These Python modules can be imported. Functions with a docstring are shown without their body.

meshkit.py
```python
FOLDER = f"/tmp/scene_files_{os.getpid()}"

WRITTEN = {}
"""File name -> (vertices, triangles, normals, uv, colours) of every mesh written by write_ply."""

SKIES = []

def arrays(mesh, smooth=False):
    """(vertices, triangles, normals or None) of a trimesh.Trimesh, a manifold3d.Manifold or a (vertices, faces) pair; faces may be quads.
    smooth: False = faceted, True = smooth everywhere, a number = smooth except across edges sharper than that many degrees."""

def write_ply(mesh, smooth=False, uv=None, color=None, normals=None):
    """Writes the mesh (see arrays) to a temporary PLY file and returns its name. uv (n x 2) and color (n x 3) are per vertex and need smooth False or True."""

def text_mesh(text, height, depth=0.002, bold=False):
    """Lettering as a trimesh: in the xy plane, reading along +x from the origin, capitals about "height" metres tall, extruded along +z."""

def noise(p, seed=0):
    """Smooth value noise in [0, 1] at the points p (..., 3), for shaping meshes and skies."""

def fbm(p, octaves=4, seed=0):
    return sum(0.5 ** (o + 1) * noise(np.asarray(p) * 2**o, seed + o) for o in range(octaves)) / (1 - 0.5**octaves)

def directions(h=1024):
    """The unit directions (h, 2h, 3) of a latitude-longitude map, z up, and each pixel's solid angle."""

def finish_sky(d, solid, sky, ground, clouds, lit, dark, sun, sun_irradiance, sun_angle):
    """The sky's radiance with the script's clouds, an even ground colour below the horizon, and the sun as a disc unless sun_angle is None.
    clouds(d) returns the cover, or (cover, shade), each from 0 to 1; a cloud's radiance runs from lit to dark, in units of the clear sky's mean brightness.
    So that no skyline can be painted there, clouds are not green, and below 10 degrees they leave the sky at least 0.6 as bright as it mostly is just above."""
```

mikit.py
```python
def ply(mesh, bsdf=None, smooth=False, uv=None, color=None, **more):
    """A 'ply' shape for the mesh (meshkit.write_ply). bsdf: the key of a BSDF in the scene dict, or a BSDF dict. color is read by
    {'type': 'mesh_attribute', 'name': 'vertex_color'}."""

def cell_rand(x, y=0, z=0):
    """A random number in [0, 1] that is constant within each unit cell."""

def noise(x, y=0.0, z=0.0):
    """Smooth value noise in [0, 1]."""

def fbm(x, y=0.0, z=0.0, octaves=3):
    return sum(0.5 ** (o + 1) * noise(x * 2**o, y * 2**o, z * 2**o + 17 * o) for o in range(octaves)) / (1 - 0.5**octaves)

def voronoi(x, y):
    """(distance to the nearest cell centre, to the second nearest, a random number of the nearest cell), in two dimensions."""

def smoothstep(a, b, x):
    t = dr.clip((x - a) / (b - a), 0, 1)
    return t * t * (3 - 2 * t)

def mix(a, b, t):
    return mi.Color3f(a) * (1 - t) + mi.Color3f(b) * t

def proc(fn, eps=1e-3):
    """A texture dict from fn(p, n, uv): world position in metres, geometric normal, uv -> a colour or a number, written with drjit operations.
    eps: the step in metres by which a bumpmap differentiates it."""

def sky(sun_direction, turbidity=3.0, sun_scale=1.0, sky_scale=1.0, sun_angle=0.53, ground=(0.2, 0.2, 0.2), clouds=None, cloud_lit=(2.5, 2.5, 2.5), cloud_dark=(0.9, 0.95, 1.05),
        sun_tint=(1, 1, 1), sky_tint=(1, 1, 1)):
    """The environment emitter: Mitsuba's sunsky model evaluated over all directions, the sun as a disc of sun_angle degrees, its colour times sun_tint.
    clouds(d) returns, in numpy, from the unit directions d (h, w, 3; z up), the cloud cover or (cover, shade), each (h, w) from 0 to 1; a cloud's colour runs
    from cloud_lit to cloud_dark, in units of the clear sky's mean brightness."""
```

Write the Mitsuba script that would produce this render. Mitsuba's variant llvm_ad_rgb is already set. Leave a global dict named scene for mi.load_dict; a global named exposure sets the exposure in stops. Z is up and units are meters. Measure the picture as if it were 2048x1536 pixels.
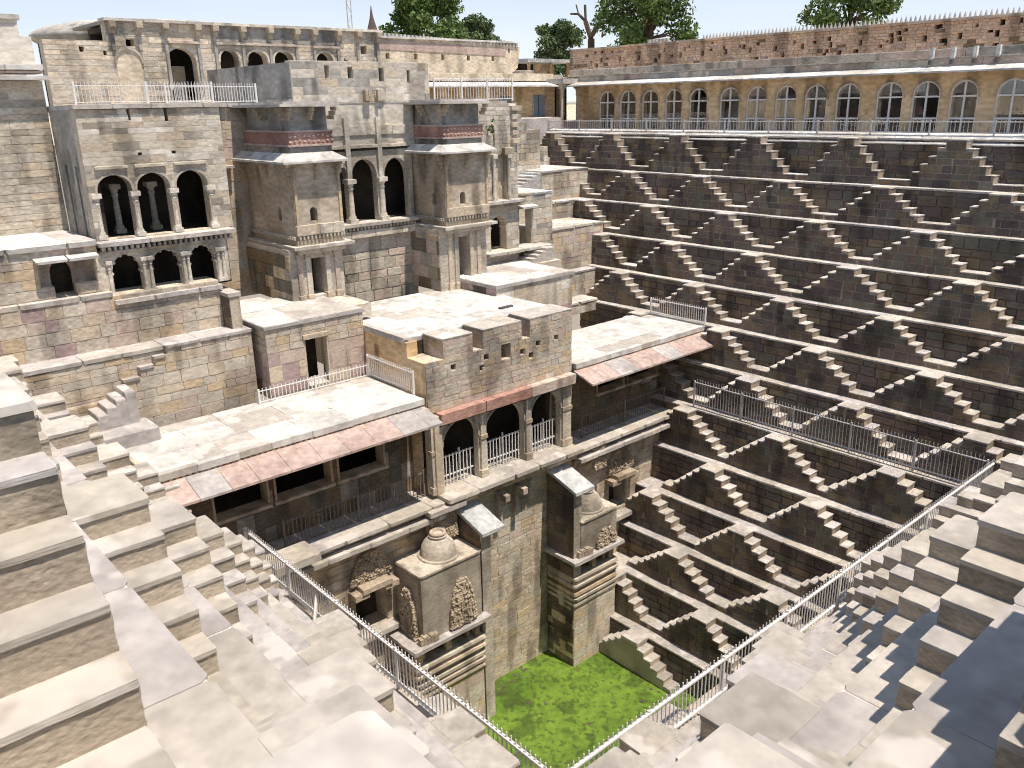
import math, random
import numpy as np
import trimesh
import drjit as dr
import mitsuba as mi
import mikit
import meshkit
from shapely.geometry import Polygon, box as sbox
from shapely.ops import unary_union
from shapely import affinity

T = mi.ScalarTransform4f
PI = math.pi
rng = random.Random(7)

# ------------------------------------------------------------------ camera, sky, exposure
scene, labels = {}, {}
EYE = (0.0, 0.0, 1.6)
YAW, PITCH, ROLL, FPX = 48.747, 18.438, 1.151, 1683.2
def _camera():
    y, p, r = (math.radians(a) for a in (YAW, PITCH, ROLL))
    f = np.array([math.cos(y) * math.cos(p), math.sin(y) * math.cos(p), -math.sin(p)])
    rt = np.array([math.sin(y), -math.cos(y), 0.0])
    dn = np.cross(f, rt)
    dn2 = -math.sin(r) * rt + math.cos(r) * dn
    return f, -dn2
_f, _up = _camera()
scene['camera'] = {'type': 'perspective', 'fov_axis': 'x', 'fov': math.degrees(2 * math.atan(1024 / FPX)), 'near_clip': 0.05, 'far_clip': 3000.0,
                   'to_world': T().look_at(list(EYE), [EYE[i] + float(_f[i]) for i in range(3)], [float(v) for v in _up])}
def _haze_clouds(d):
    low = np.clip(1 - d[..., 2] / 0.5, 0, 1)
    n = meshkit.fbm(d * np.array([3.0, 3.0, 9.0]), 4, 3)
    return np.clip(0.15 + 0.62 * low ** 2 + 0.35 * (n - 0.5), 0, 0.9)
scene['sky'] = mikit.sky([0.06, -0.387, 1.0], turbidity=3.0, clouds=_haze_clouds, cloud_lit=(2.75, 2.85, 2.9), cloud_dark=(1.5, 1.6, 1.7), ground=(0.3, 0.27, 0.23), sun_tint=(.95, .99, 1.08))
exposure = 1.85

# ------------------------------------------------------------------ materials
noise, fbm, mix, smoothstep, proc = mikit.noise, mikit.fbm, mikit.mix, mikit.smoothstep, mikit.proc
def stone(name, c1, c2, sc=1.1, fine=9.0, bump=0.012, stain=0.42, rough=0.92, spec=0.15):
    def col(p, n, uv):
        f = fbm(p.x * sc, p.y * sc, p.z * sc, 2)
        g = fbm(p.x * fine, p.y * fine, p.z * fine * 1.6, 3)
        s = fbm(p.x * 2.1 + 11, p.y * 2.1, p.z * 0.45, 2)
        return mix(c1, c2, smoothstep(0.25, 0.75, f)) * (0.62 + 0.76 * g) * (1 - stain * smoothstep(0.48, 0.72, s))
    def bmp(p, n, uv):
        return fbm(p.x * fine * 0.8, p.y * fine * 0.8, p.z * fine * 1.2, 3)
    b = {'type': 'principled', 'base_color': proc(col), 'roughness': rough, 'specular': spec}
    if bump:
        b = {'type': 'bumpmap', 'arbitrary': proc(bmp, 4e-3), 'scale': bump, 'bsdf': b}
    scene[name] = {'type': 'twosided', 'bsdf': b}
def pale(name, c1, c2):
    def col(p, n, uv):
        f = fbm(p.x * 1.3, p.y * 1.3, p.z * 1.3, 2)
        g = fbm(p.x * 8, p.y * 8, p.z * 8, 3)
        s = noise(p.x * 1.1 + 31, p.y * 1.1, p.z)
        lime = smoothstep(.60, .68, fbm(p.x * 1.5 + 7, p.y * 1.5 + 3, p.z * .7, 4))
        c = mix(c1, c2, smoothstep(.25, .75, f)) * (.70 + .60 * g) * (1 - .2 * smoothstep(.55, .85, s))
        return mix(c, (.63, .60, .57), lime * .6)
    def bmp(p, n, uv):
        return fbm(p.x * 7, p.y * 7, p.z * 9, 3)
    scene[name] = {'type': 'twosided', 'bsdf': {'type': 'bumpmap', 'arbitrary': proc(bmp, 4e-3), 'scale': .014, 'bsdf': {'type': 'principled', 'base_color': proc(col), 'roughness': .9, 'specular': .15}}}
def flat(name, c, rough=0.8, metallic=0.0, spec=0.3):
    scene[name] = {'type': 'twosided', 'bsdf': {'type': 'principled', 'base_color': {'type': 'rgb', 'value': list(c)}, 'roughness': rough, 'metallic': metallic, 'specular': spec}}

# brown quartzite of the stepped walls
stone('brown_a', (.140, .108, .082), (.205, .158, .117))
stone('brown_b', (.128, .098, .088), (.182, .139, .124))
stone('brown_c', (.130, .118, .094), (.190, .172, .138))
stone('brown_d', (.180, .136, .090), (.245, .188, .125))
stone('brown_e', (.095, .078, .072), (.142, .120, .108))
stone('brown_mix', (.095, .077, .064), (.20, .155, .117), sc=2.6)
stone('weather', (.29, .26, .215), (.40, .365, .31))
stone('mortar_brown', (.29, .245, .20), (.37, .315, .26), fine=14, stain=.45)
# buff stone of the palace
stone('buff_a', (.47, .40, .31), (.57, .49, .385))
stone('buff_b', (.46, .365, .25), (.55, .445, .315))
stone('buff_c', (.42, .38, .32), (.52, .475, .41))
stone('buff_d', (.44, .36, .305), (.53, .445, .385))
stone('buff_e', (.49, .44, .365), (.59, .54, .455))
stone('buff_mix', (.40, .34, .27), (.57, .49, .39), sc=2.4)
stone('mortar_buff', (.45, .39, .31), (.55, .49, .395), fine=14, stain=.45)
# worn pale slabs
pale('pale_a', (.39, .365, .33), (.475, .445, .405))
pale('pale_b', (.38, .358, .345), (.455, .432, .42))
pale('pale_c', (.39, .36, .31), (.475, .44, .385))
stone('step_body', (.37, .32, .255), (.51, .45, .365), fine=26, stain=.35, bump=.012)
stone('roof_white', (.50, .49, .465), (.61, .60, .57), sc=.8, fine=5, stain=.22)
stone('slab_grey', (.40, .42, .42), (.52, .54, .54), fine=8, stain=.2)
stone('slab_pink', (.42, .32, .285), (.50, .39, .35), fine=8, stain=.15)
stone('slab_rose', (.43, .335, .30), (.51, .405, .365), fine=8, stain=.15)
stone('red_stone', (.36, .205, .165), (.45, .285, .235), fine=10, stain=.3)
stone('violet_stone', (.33, .245, .235), (.42, .325, .315), fine=9, stain=.25)
stone('plaster', (.54, .50, .43), (.66, .62, .55), sc=.9, fine=6, stain=.4, bump=.008)
stone('plaster_grey', (.29, .28, .26), (.41, .395, .36), sc=.9, fine=5, stain=.5, bump=.008)
stone('ochre_wall', (.60, .43, .245), (.71, .545, .35), sc=.9, fine=5, stain=.35, bump=.006)
stone('rubble', (.52, .375, .275), (.66, .50, .385), sc=1.6, fine=8, stain=.4, bump=.03)
stone('cream_wall', (.57, .49, .375), (.67, .59, .47), sc=.9, fine=6, stain=.3)
stone('tower_stone', (.37, .305, .23), (.52, .455, .375), sc=.8, fine=6, stain=.5, bump=.008)
stone('carved', (.37, .31, .235), (.50, .425, .33), fine=16, stain=.35, bump=.02)
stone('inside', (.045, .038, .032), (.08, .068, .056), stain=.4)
flat('lime', (.60, .57, .54), .9)
stone('dust', (.40, .33, .24), (.50, .42, .31), sc=.12, fine=2, bump=.01)
stone('bark', (.10, .075, .055), (.16, .12, .09), fine=12)
flat('white_paint', (.74, .73, .72), .45)
flat('grey_paint', (.50, .49, .49), .5)
flat('rust_paint', (.20, .165, .14), .7)
flat('dark_iron', (.10, .095, .10), .5)
flat('blue_door', (.24, .30, .36), .6)
flat('green_cloth', (.07, .12, .06), .9)
def _algae(p, n, uv):
    a = fbm(p.x * .7, p.y * .7, 3.0, 4)
    b = fbm(p.x * 6, p.y * 6, 1.0, 3)
    c = mix((.085, .160, .017), (.135, .230, .028), smoothstep(.3, .7, a)) * (.6 + .8 * b)
    d = smoothstep(.60, .70, fbm(p.x * 1.1 + 5, p.y * 1.1, 7.0, 4))
    e = smoothstep(.60, .66, fbm(p.x * 7 + 9, p.y * 7, 4.0, 3))
    return mix(mix(c, (.045, .075, .014), d * .6), (.04, .055, .015), e * .55)
def _algae_h(p, n, uv):
    return fbm(p.x * 5, p.y * 5, 2.0, 4)
scene['algae'] = {'type': 'twosided', 'bsdf': {'type': 'bumpmap', 'arbitrary': proc(_algae_h, 5e-3), 'scale': .035,
                  'bsdf': {'type': 'principled', 'base_color': proc(_algae), 'roughness': .7, 'specular': .3}}}
scene['glass'] = {'type': 'thindielectric'}
def leafmat(name, a, b):
    def c(p, n, uv):
        return mix(a, b, noise(p.x * 2.2, p.y * 2.2, p.z * 2.2))
    scene[name] = {'type': 'twosided', 'bsdf': {'type': 'principled', 'base_color': proc(c), 'roughness': .6, 'specular': .3}}
leafmat('leaf_a', (.065, .115, .028), (.130, .195, .055))
leafmat('leaf_b', (.075, .120, .050), (.135, .190, .085))

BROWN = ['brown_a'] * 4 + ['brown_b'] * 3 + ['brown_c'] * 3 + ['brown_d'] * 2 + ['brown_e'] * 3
BUFF = ['buff_a'] * 4 + ['buff_b'] * 2 + ['buff_c'] * 4 + ['buff_d'] * 3 + ['buff_e'] * 3
PALE = ['pale_a', 'pale_a', 'pale_b', 'pale_c']

# ------------------------------------------------------------------ builders
_count = {}
def newkey(base):
    i = _count.get(base, -1) + 1
    _count[base] = i
    return base if i == 0 else f'{base}_{i:03d}'
def thing(name, label, cat, group=None, kind=None):
    k = newkey(name)
    labels[k] = {'label': label, 'category': cat}
    if group: labels[k]['group'] = group
    if kind: labels[k] = {'label': label, 'kind': kind} if kind == 'structure' else {**labels[k], 'kind': kind}
    return k
def sub(parent, name): return newkey(parent + '__' + name)
def add(parent, name, mesh, mat, smooth=False, label=None, kind=None):
    k = sub(parent, name) if parent else newkey(name)
    scene[k] = mikit.ply(mesh, mat, smooth=smooth)
    if label or kind:
        labels[k] = {}
        if label: labels[k]['label'] = label
        if kind: labels[k]['kind'] = kind
    return k
def cat(ms): return trimesh.util.concatenate(ms)
def mbox(x0, x1, y0, y1, z0, z1):
    b = trimesh.creation.box([x1 - x0, y1 - y0, z1 - z0])
    b.apply_translation([(x0 + x1) / 2, (y0 + y1) / 2, (z0 + z1) / 2])
    return b
def _extrude(poly, h):
    polys = list(getattr(poly, 'geoms', [poly]))
    return cat([trimesh.creation.extrude_polygon(g, h, engine='earcut') for g in polys if g.area > 1e-6])
def prism(poly, axis, a, b):
    """polygon in (x,z) along y, in (y,z) along x, in (x,y) along z, from a to b"""
    m = _extrude(poly, b - a)
    v = m.vertices.copy()
    if axis == 'y': w = np.stack([v[:, 0], a + v[:, 2], v[:, 1]], 1); f = m.faces[:, ::-1]
    elif axis == 'x': w = np.stack([a + v[:, 2], v[:, 0], v[:, 1]], 1); f = m.faces
    else: w = np.stack([v[:, 0], v[:, 1], a + v[:, 2]], 1); f = m.faces
    return trimesh.Trimesh(w, f, process=False)
def framed(poly, O, u, n, back, front):
    """polygon in (u,z) extruded from 'back' behind to 'front' before the plane through O with normal n"""
    m = _extrude(poly, back + front)
    v = m.vertices
    O, u, n = (np.asarray(a, float) for a in (O, u, n))
    w = O + v[:, :1] * u + np.outer(v[:, 2] - back, n) + np.outer(v[:, 1], [0, 0, 1.0])
    f = m.faces if np.dot(np.cross(u, [0, 0, 1]), n) > 0 else m.faces[:, ::-1]
    return trimesh.Trimesh(w, f, process=False)
def tube(p, q, r, sides=6):
    p, q = np.asarray(p, float), np.asarray(q, float)
    L = np.linalg.norm(q - p)
    c = trimesh.creation.cylinder(r, L, sections=sides)
    c.apply_transform(trimesh.geometry.align_vectors([0, 0, 1], (q - p) / L))
    c.apply_translation((p + q) / 2)
    return c
def lathe(prof, sides=12, at=(0, 0, 0)):
    m = trimesh.creation.revolve(np.array(prof), sections=sides)
    m.apply_translation(at)
    return m

# unit stones: a chamfered box with uneven corners; a few of each
def _unit(seed, ch=.035, jit=.016):
    r = np.random.default_rng(seed)
    pts, c = [], .5 - ch
    corner = {s: r.uniform(-jit, jit, 3) for s in np.ndindex(2, 2, 2)}
    for s in np.ndindex(2, 2, 2):
        sg = np.array(s) * 2 - 1
        for a in range(3):
            q = sg * c
            q = q.astype(float)
            q[a] = sg[a] * .5
            pts.append(q + corner[s] * np.where(np.arange(3) == a, .45, 1))
    return trimesh.convex.convex_hull(np.array(pts))
def _rough(seed, amp):
    b = trimesh.creation.box([1, 1, 1])
    for _ in range(4): b = b.subdivide()
    v = b.vertices.copy()
    d = np.abs(v)
    e = np.sort(d, 1)[:, 1]                      # rounds the edges a little
    v *= (1 - .016 * np.clip((e - .44) / .06, 0, 1) ** 2)[:, None]
    nz = np.stack([meshkit.fbm(v * 6.5 + 17 * k + seed * 31, 3, seed + k) for k in range(3)], 1) - .5
    v += nz * amp
    b.vertices = v
    return b
UNIT = [mikit.ply(_unit(s)) for s in range(6)]
UNITM = [_unit(s) for s in range(6)]
ROUGH = [mikit.ply(_rough(s, .020), smooth=30) for s in range(4)]
CUBE = mikit.ply(trimesh.creation.box([1, 1, 1]))
CYL = mikit.ply(trimesh.creation.cylinder(.5, 1, sections=10), smooth=40)
def piece(parent, name, x0, x1, y0, y1, z0, z1, mat, unit=None, rot=0.0, tilt=0.0):
    k = sub(parent, name)
    b = UNIT[rng.randrange(6)] if unit is None else unit
    w = T().translate([(x0 + x1) / 2, (y0 + y1) / 2, (z0 + z1) / 2])
    if rot: w = w @ T().rotate([0, 0, 1], rot)
    if tilt: w = w @ T().rotate([1, 0, 0], tilt)
    scene[k] = {**b, 'bsdf': {'type': 'ref', 'id': mat}, 'to_world': w @ T().scale([x1 - x0, y1 - y0, z1 - z0])}
    return k

# masonry: courses of single stones on a face; the largest 300 of a thing are parts, the rest one part
_stones = {}
def masonry(parent, poly, O, u, n, mats, course=(.22, .38), ln=(.4, .95), proud=.035, joint=.016, seed=0, name='stone', deep=.06):
    r = random.Random(seed * 131 + 5)
    x0, z0, x1, z1 = poly.bounds
    z, got = z0, []
    O, u, n = (np.asarray(a, float) for a in (O, u, n))
    while z < z1 - .04:
        h = min(r.uniform(*course), z1 - z)
        if z1 - z - h < .1: h = z1 - z
        x = x0 - r.uniform(0, ln[0])
        while x < x1:
            w = r.uniform(*ln)
            q = sbox(x + joint / 2, z + joint / 2, x + w - joint / 2, z + h - joint / 2)
            x += w
            g = q.intersection(poly)
            if g.is_empty or g.area < .25 * q.area and g.area < .02: continue
            for gg in getattr(g, 'geoms', [g]):
                if gg.geom_type != 'Polygon' or gg.area < .006: continue
                got.append((gg, r.choice(mats), proud * r.uniform(.55, 1.25)))
        z += h
    _stones.setdefault(parent.split('__')[0], []).append((parent, name, got, O, u, n, deep))
def lay_stones(cap=300):
    for root, faces in _stones.items():
        every = sorted([(gg.area, fi, si) for fi, f in enumerate(faces) for si, (gg, _, _) in enumerate(f[2])], reverse=True)
        single = {(a[1], a[2]) for a in every[:cap]}
        rest = {}
        for fi, (parent, name, got, O, u, n, deep) in enumerate(faces):
            for si, (gg, mat, proud) in enumerate(got):
                a0, b0, a1, b1 = gg.bounds
                whole = gg.area > .93 * (a1 - a0) * (b1 - b0)
                c = O + u * ((a0 + a1) / 2) + n * ((proud - deep) / 2) + np.array([0, 0, (b0 + b1) / 2])
                if whole:
                    M = np.eye(4)
                    M[:3, 0], M[:3, 1], M[:3, 2] = u * (a1 - a0), -n * (proud + deep), np.array([0, 0, b1 - b0])
                    M[:3, 3] = c
                if (fi, si) in single:
                    k = sub(parent, name)
                    if whole: scene[k] = {**UNIT[rng.randrange(6)], 'bsdf': {'type': 'ref', 'id': mat}, 'to_world': T(M.tolist())}
                    else: scene[k] = mikit.ply(framed(gg, O, u, n, deep, proud), mat)
                else:
                    m = UNITM[(fi * 7 + si) % 6].copy().apply_transform(M) if whole else framed(gg, O, u, n, deep, proud)
                    rest.setdefault(name, []).append(m)
        for name, ms in rest.items():
            mm = [x[1] for f in faces for x in f[2]]
            fam = 'rubble' if root.startswith('rubble') else 'brown_mix' if sum(x.startswith('brown') for x in mm) > len(mm) / 2 else 'buff_mix'
            add(root, 'small_stones', cat(ms), fam, kind='stuff')

def arch(cx, w, z0, zs, zt, n=14, point=.0):
    """opening polygon: straight jambs from z0 to zs, round or slightly pointed head up to zt"""
    a = np.linspace(0, PI, n)
    return Polygon([(cx - w / 2, z0), (cx + w / 2, z0)] + [(cx + w / 2 * math.cos(t), zs + (zt - zs) * (math.sin(t) ** (1 - point))) for t in a])
def cusped(cx, w, z0, zs, zt, lobes=5):
    p = arch(cx, w, z0, zs, zt, 24)
    cut = []
    for i in range(lobes + 1):
        t = PI * (i + .0) / lobes
        cut.append(Polygon([(cx + w / 2 * math.cos(t) + .055 * w * math.cos(a), zs + (zt - zs) * math.sin(t) + .055 * w * math.sin(a)) for a in np.linspace(0, 2 * PI, 8, endpoint=False)]))
    return p.difference(unary_union(cut)).buffer(0)
def biggest(p): return max(getattr(p, 'geoms', [p]), key=lambda g: g.area)

def railing(name, label, p0, p1, base, h=1.0, post=2.4, pick=.13, mat='white_paint', over=.14, cap=300, rails=(.16, .98), pr=.010, rr=.042, group=None, skip=()):
    t = thing(name, label, 'railing', group)
    p0, p1 = np.array(p0, float), np.array(p1, float)
    L = np.linalg.norm(p1 - p0)
    d = (p1 - p0) / L
    P = lambda s, z: [p0[0] + d[0] * s, p0[1] + d[1] * s, base + z]
    np_ = max(1, round(L / post))
    for i in range(np_ + 1):
        q = P(L * i / np_, 0)
        piece(t, 'post', q[0] - .028, q[0] + .028, q[1] - .028, q[1] + .028, base - .04, base + h + .06, mat, CUBE)
    for z in rails:
        add(t, 'rail', tube(P(0, z * h), P(L, z * h), rr, 6), mat, smooth=40)
    m = int(L / pick)
    for i in range(1, m):
        q = P(L * i / m, 0)
        piece(t, 'picket', q[0] - pr, q[0] + pr, q[1] - pr, q[1] + pr, base + .03, base + h + over, mat, CUBE)
    return t

# ================================================================== the well: three stepped sides
Z = [0.0, -1.79, -3.22, -4.68, -6.15, -7.59, -9.02, -10.60, -12.23, -13.75, -15.21, -16.57, -18.13, -19.9]
WATER = -19.5
DK = {'E': lambda k: 1.044 * k, 'W': lambda k: 1.12 * k, 'S': lambda k: 1.143 * k}
EX, WX, SY = 34.7, .355, .40
def ext(side, s0, s1, d0, d1):
    if side == 'E': return EX - d1, EX - d0, s0, s1
    if side == 'W': return WX + d0, WX + d1, s0, s1
    return s0, s1, SY + d0, SY + d1
def tface(side, d, poly):
    if side == 'E': return affinity.scale(poly, -1, 1, origin=(0, 0)), (EX - d, 0, 0), (0, -1, 0), (-1, 0, 0)
    if side == 'W': return poly, (WX + d, 0, 0), (0, 1, 0), (1, 0, 0)
    return affinity.scale(poly, -1, 1, origin=(0, 0)), (0, SY + d, 0), (-1, 0, 0), (0, 1, 0)
NORTH_E = [36.2, 35.1, 33.0, 32.0, 28.95, 28.35, 25.5, 23.9, 21.0, 21.0, 21.0, 21.0, 21.0]
ORD = ['topmost', 'second', 'third', 'fourth', 'fifth', 'sixth', 'seventh', 'eighth', 'ninth', 'tenth', 'eleventh', 'twelfth', 'lowest']
APEX0 = {'E': (13.41, 11.26), 'W': (5.72, 7.90), 'S': (5.29, 7.47)}
def stairs(t, side, k, s0, s1, near):
    d, dz = DK[side](k), Z[k] - Z[k + 1]
    n = 6 if k == 7 else 5
    rise = (dz - .22) / n if k else .31
    run, pro = .32 if k else .29, .63 if side != 'S' or k else .52
    if (side, k) == ('W', 0): d, pro = d - .3, .9
    faces = []
    a = APEX0[side][k % 2]
    a -= 4.36 * math.ceil((a - s0) / 4.36)
    tops = ['pale_a', 'pale_c', 'pale_a', 'pale_b']
    while a < s1 + 2.4:
        if s0 + .3 < a < s1 - .3:
            lk = piece(t, 'landing', *ext(side, a - .39, a + .39, d - .02, d + pro + .02), Z[k] - (.05 if near else .045), Z[k] + .008, rng.choice(tops))
        for sg in (-1, 1):
            e0 = a + sg * .37
            if not (s0 < e0 - .2 and e0 + .2 < s1): continue
            end = a + sg * 2.17
            end = min(max(end, s0 + .02), s1 - .02)
            if abs(end - e0) < .5: continue
            run0 = run * rng.uniform(.93, 1.05)
            prof, z = [(e0 - sg * .36, Z[k] - .04), (e0, Z[k] - .04)], Z[k]
            s = e0
            steps = []
            for i in range(1, n + 1):
                z = Z[k] - i * rise
                e = s + sg * run0 * rng.uniform(.93, 1.07) if i < n else end
                if (e - end) * sg > 0: e = end
                steps.append((s, e, z))
                prof += [(s, z - .03), (e, z - .03)]
                s = e
                if e == end: break
            prof += [(s, Z[k + 1] + .002), (e0 - sg * .36, Z[k + 1] + .002)]
            P = Polygon(prof).buffer(0)
            faces.append(P)
            P, O, u, nn = tface(side, d, P)
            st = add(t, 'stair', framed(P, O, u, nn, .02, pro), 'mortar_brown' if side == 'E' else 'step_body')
            if side == 'E':
                P2, O2, u2, n2 = tface(side, d + pro, Polygon(prof).buffer(-.012, join_style=2))
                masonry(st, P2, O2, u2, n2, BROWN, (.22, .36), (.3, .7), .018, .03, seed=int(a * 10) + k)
            for i, (q0, q1, zz) in enumerate(steps):
                a0, a1 = min(q0, q1) - (.012 if q0 < q1 else .022), max(q0, q1) + (.022 if q0 < q1 else .012)
                big = near and k < 3
                piece(st, 'tread', *ext(side, a0, a1, d - .01, d + pro + (.004 if not big else .004)), zz - (.05 if near else .035), zz + rng.uniform(-.006, .006), rng.choice(tops), ROUGH[rng.randrange(4)] if big else None)
                if big:
                    b0, b1 = min(q0, q1) - .004, max(q0, q1) + .004
                    piece(st, 'riser_block', *ext(side, b0, b1, d + .005, d + pro + .008), zz - rise - .05, zz - .046, 'step_body', ROUGH[rng.randrange(4)])
        a += 4.36
    return faces
def ledge(t, side, k, s0, s1, near):
    d0, d1 = (DK[side](k - 1) - (.34 if side == 'W' and k == 1 else .04) if k else -1.3), DK[side](k) + (.035 if (side, k) != ('W', 0) else -.27)
    s = s0
    while s < s1 - .05:
        L = rng.uniform(1.0, 2.1)
        e = s + L if s1 - s - L > .6 else s1
        piece(t, 'ledge_slab', *ext(side, s, e - (.012 if not near else .02), d0, d1 + (rng.uniform(-.012, .012) if not near else -.03)), Z[k] - .075, Z[k] + (rng.uniform(-.006, .004) if not near else rng.uniform(-.003, .001)), rng.choice(PALE if not near else ['pale_b', 'pale_b', 'pale_a']))
        s = e
    if near and k: add(t, 'joint_mortar', mbox(*ext(side, s0, s1, d0 + .02, d1 - .05)[:4], Z[k] - .12, Z[k] - .012), 'lime')
def tier(side, k, s0, s1, near, label, face=True, cut0=None):
    t = thing('stepped_wall', label, 'stepped wall', 'tiers of the stepped sides of the well')
    d = DK[side](k) - (.3 if (side, k) == ('W', 0) else 0)
    add(t, 'core', mbox(*ext(side, s0, s1, d - 2.2, d - .03), Z[k + 1] - .16, Z[k] - .07), 'mortar_brown')
    ledge(t, side, k, cut0 if cut0 is not None else s0, s1, near)
    st = stairs(t, side, k, s0, s1, near)
    if face:
        f0 = max(s0, 7.0) if k < 6 else s0
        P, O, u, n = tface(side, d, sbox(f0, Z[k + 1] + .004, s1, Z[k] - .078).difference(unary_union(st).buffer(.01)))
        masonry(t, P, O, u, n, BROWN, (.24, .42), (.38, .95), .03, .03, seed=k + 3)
    return t
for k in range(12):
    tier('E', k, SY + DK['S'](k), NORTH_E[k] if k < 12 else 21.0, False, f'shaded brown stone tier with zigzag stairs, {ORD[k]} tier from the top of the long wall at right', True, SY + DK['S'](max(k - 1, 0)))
for k in range(8):
    tier('W', k, SY + DK['S'](k), 26.0 if k < 4 else (25.0 if k < 5 else (20.9 if k > 5 else 24.3)), True, f'sunlit tier of pale treads, {ORD[k]} from the top of the near left flight of steps', False)
for k in range(8):
    tier('S', k, WX + DK['W'](k), EX - DK['E'](k), True, f'near tier of pale blocks with shaded ends, {ORD[k]} from the top at lower right', False, WX + DK['W'](max(k - 1, 0)))
for k in range(8, 12):      # below the iron fences, mostly hidden
    for side, a, b in (('W', SY + DK['S'](k), 21.0), ('S', WX + DK['W'](k), EX - DK['E'](k))):
        t = thing('stepped_wall', f'plain lower tier hidden below the fence on the {"left" if side == "W" else "near right"}, {ORD[k]} from the top', 'stepped wall')
        d = DK[side](k)
        add(t, 'core', mbox(*ext(side, a, b, d - 3.0, d), Z[k + 1] - .2, Z[k]), 'buff_c')
t = thing('stepped_wall', 'lowest ledge of the shaded right-hand wall just above the green water', 'stepped wall')
ledge(t, 'E', 12, SY + DK['S'](12), 21.0, False)
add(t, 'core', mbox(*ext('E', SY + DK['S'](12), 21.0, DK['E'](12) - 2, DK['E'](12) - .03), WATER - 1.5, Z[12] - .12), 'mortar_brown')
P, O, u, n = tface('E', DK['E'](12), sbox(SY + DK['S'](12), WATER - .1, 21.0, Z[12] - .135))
masonry(t, P, O, u, n, BROWN, (.24, .42), (.38, .95), .03, .03, seed=77)
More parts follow.
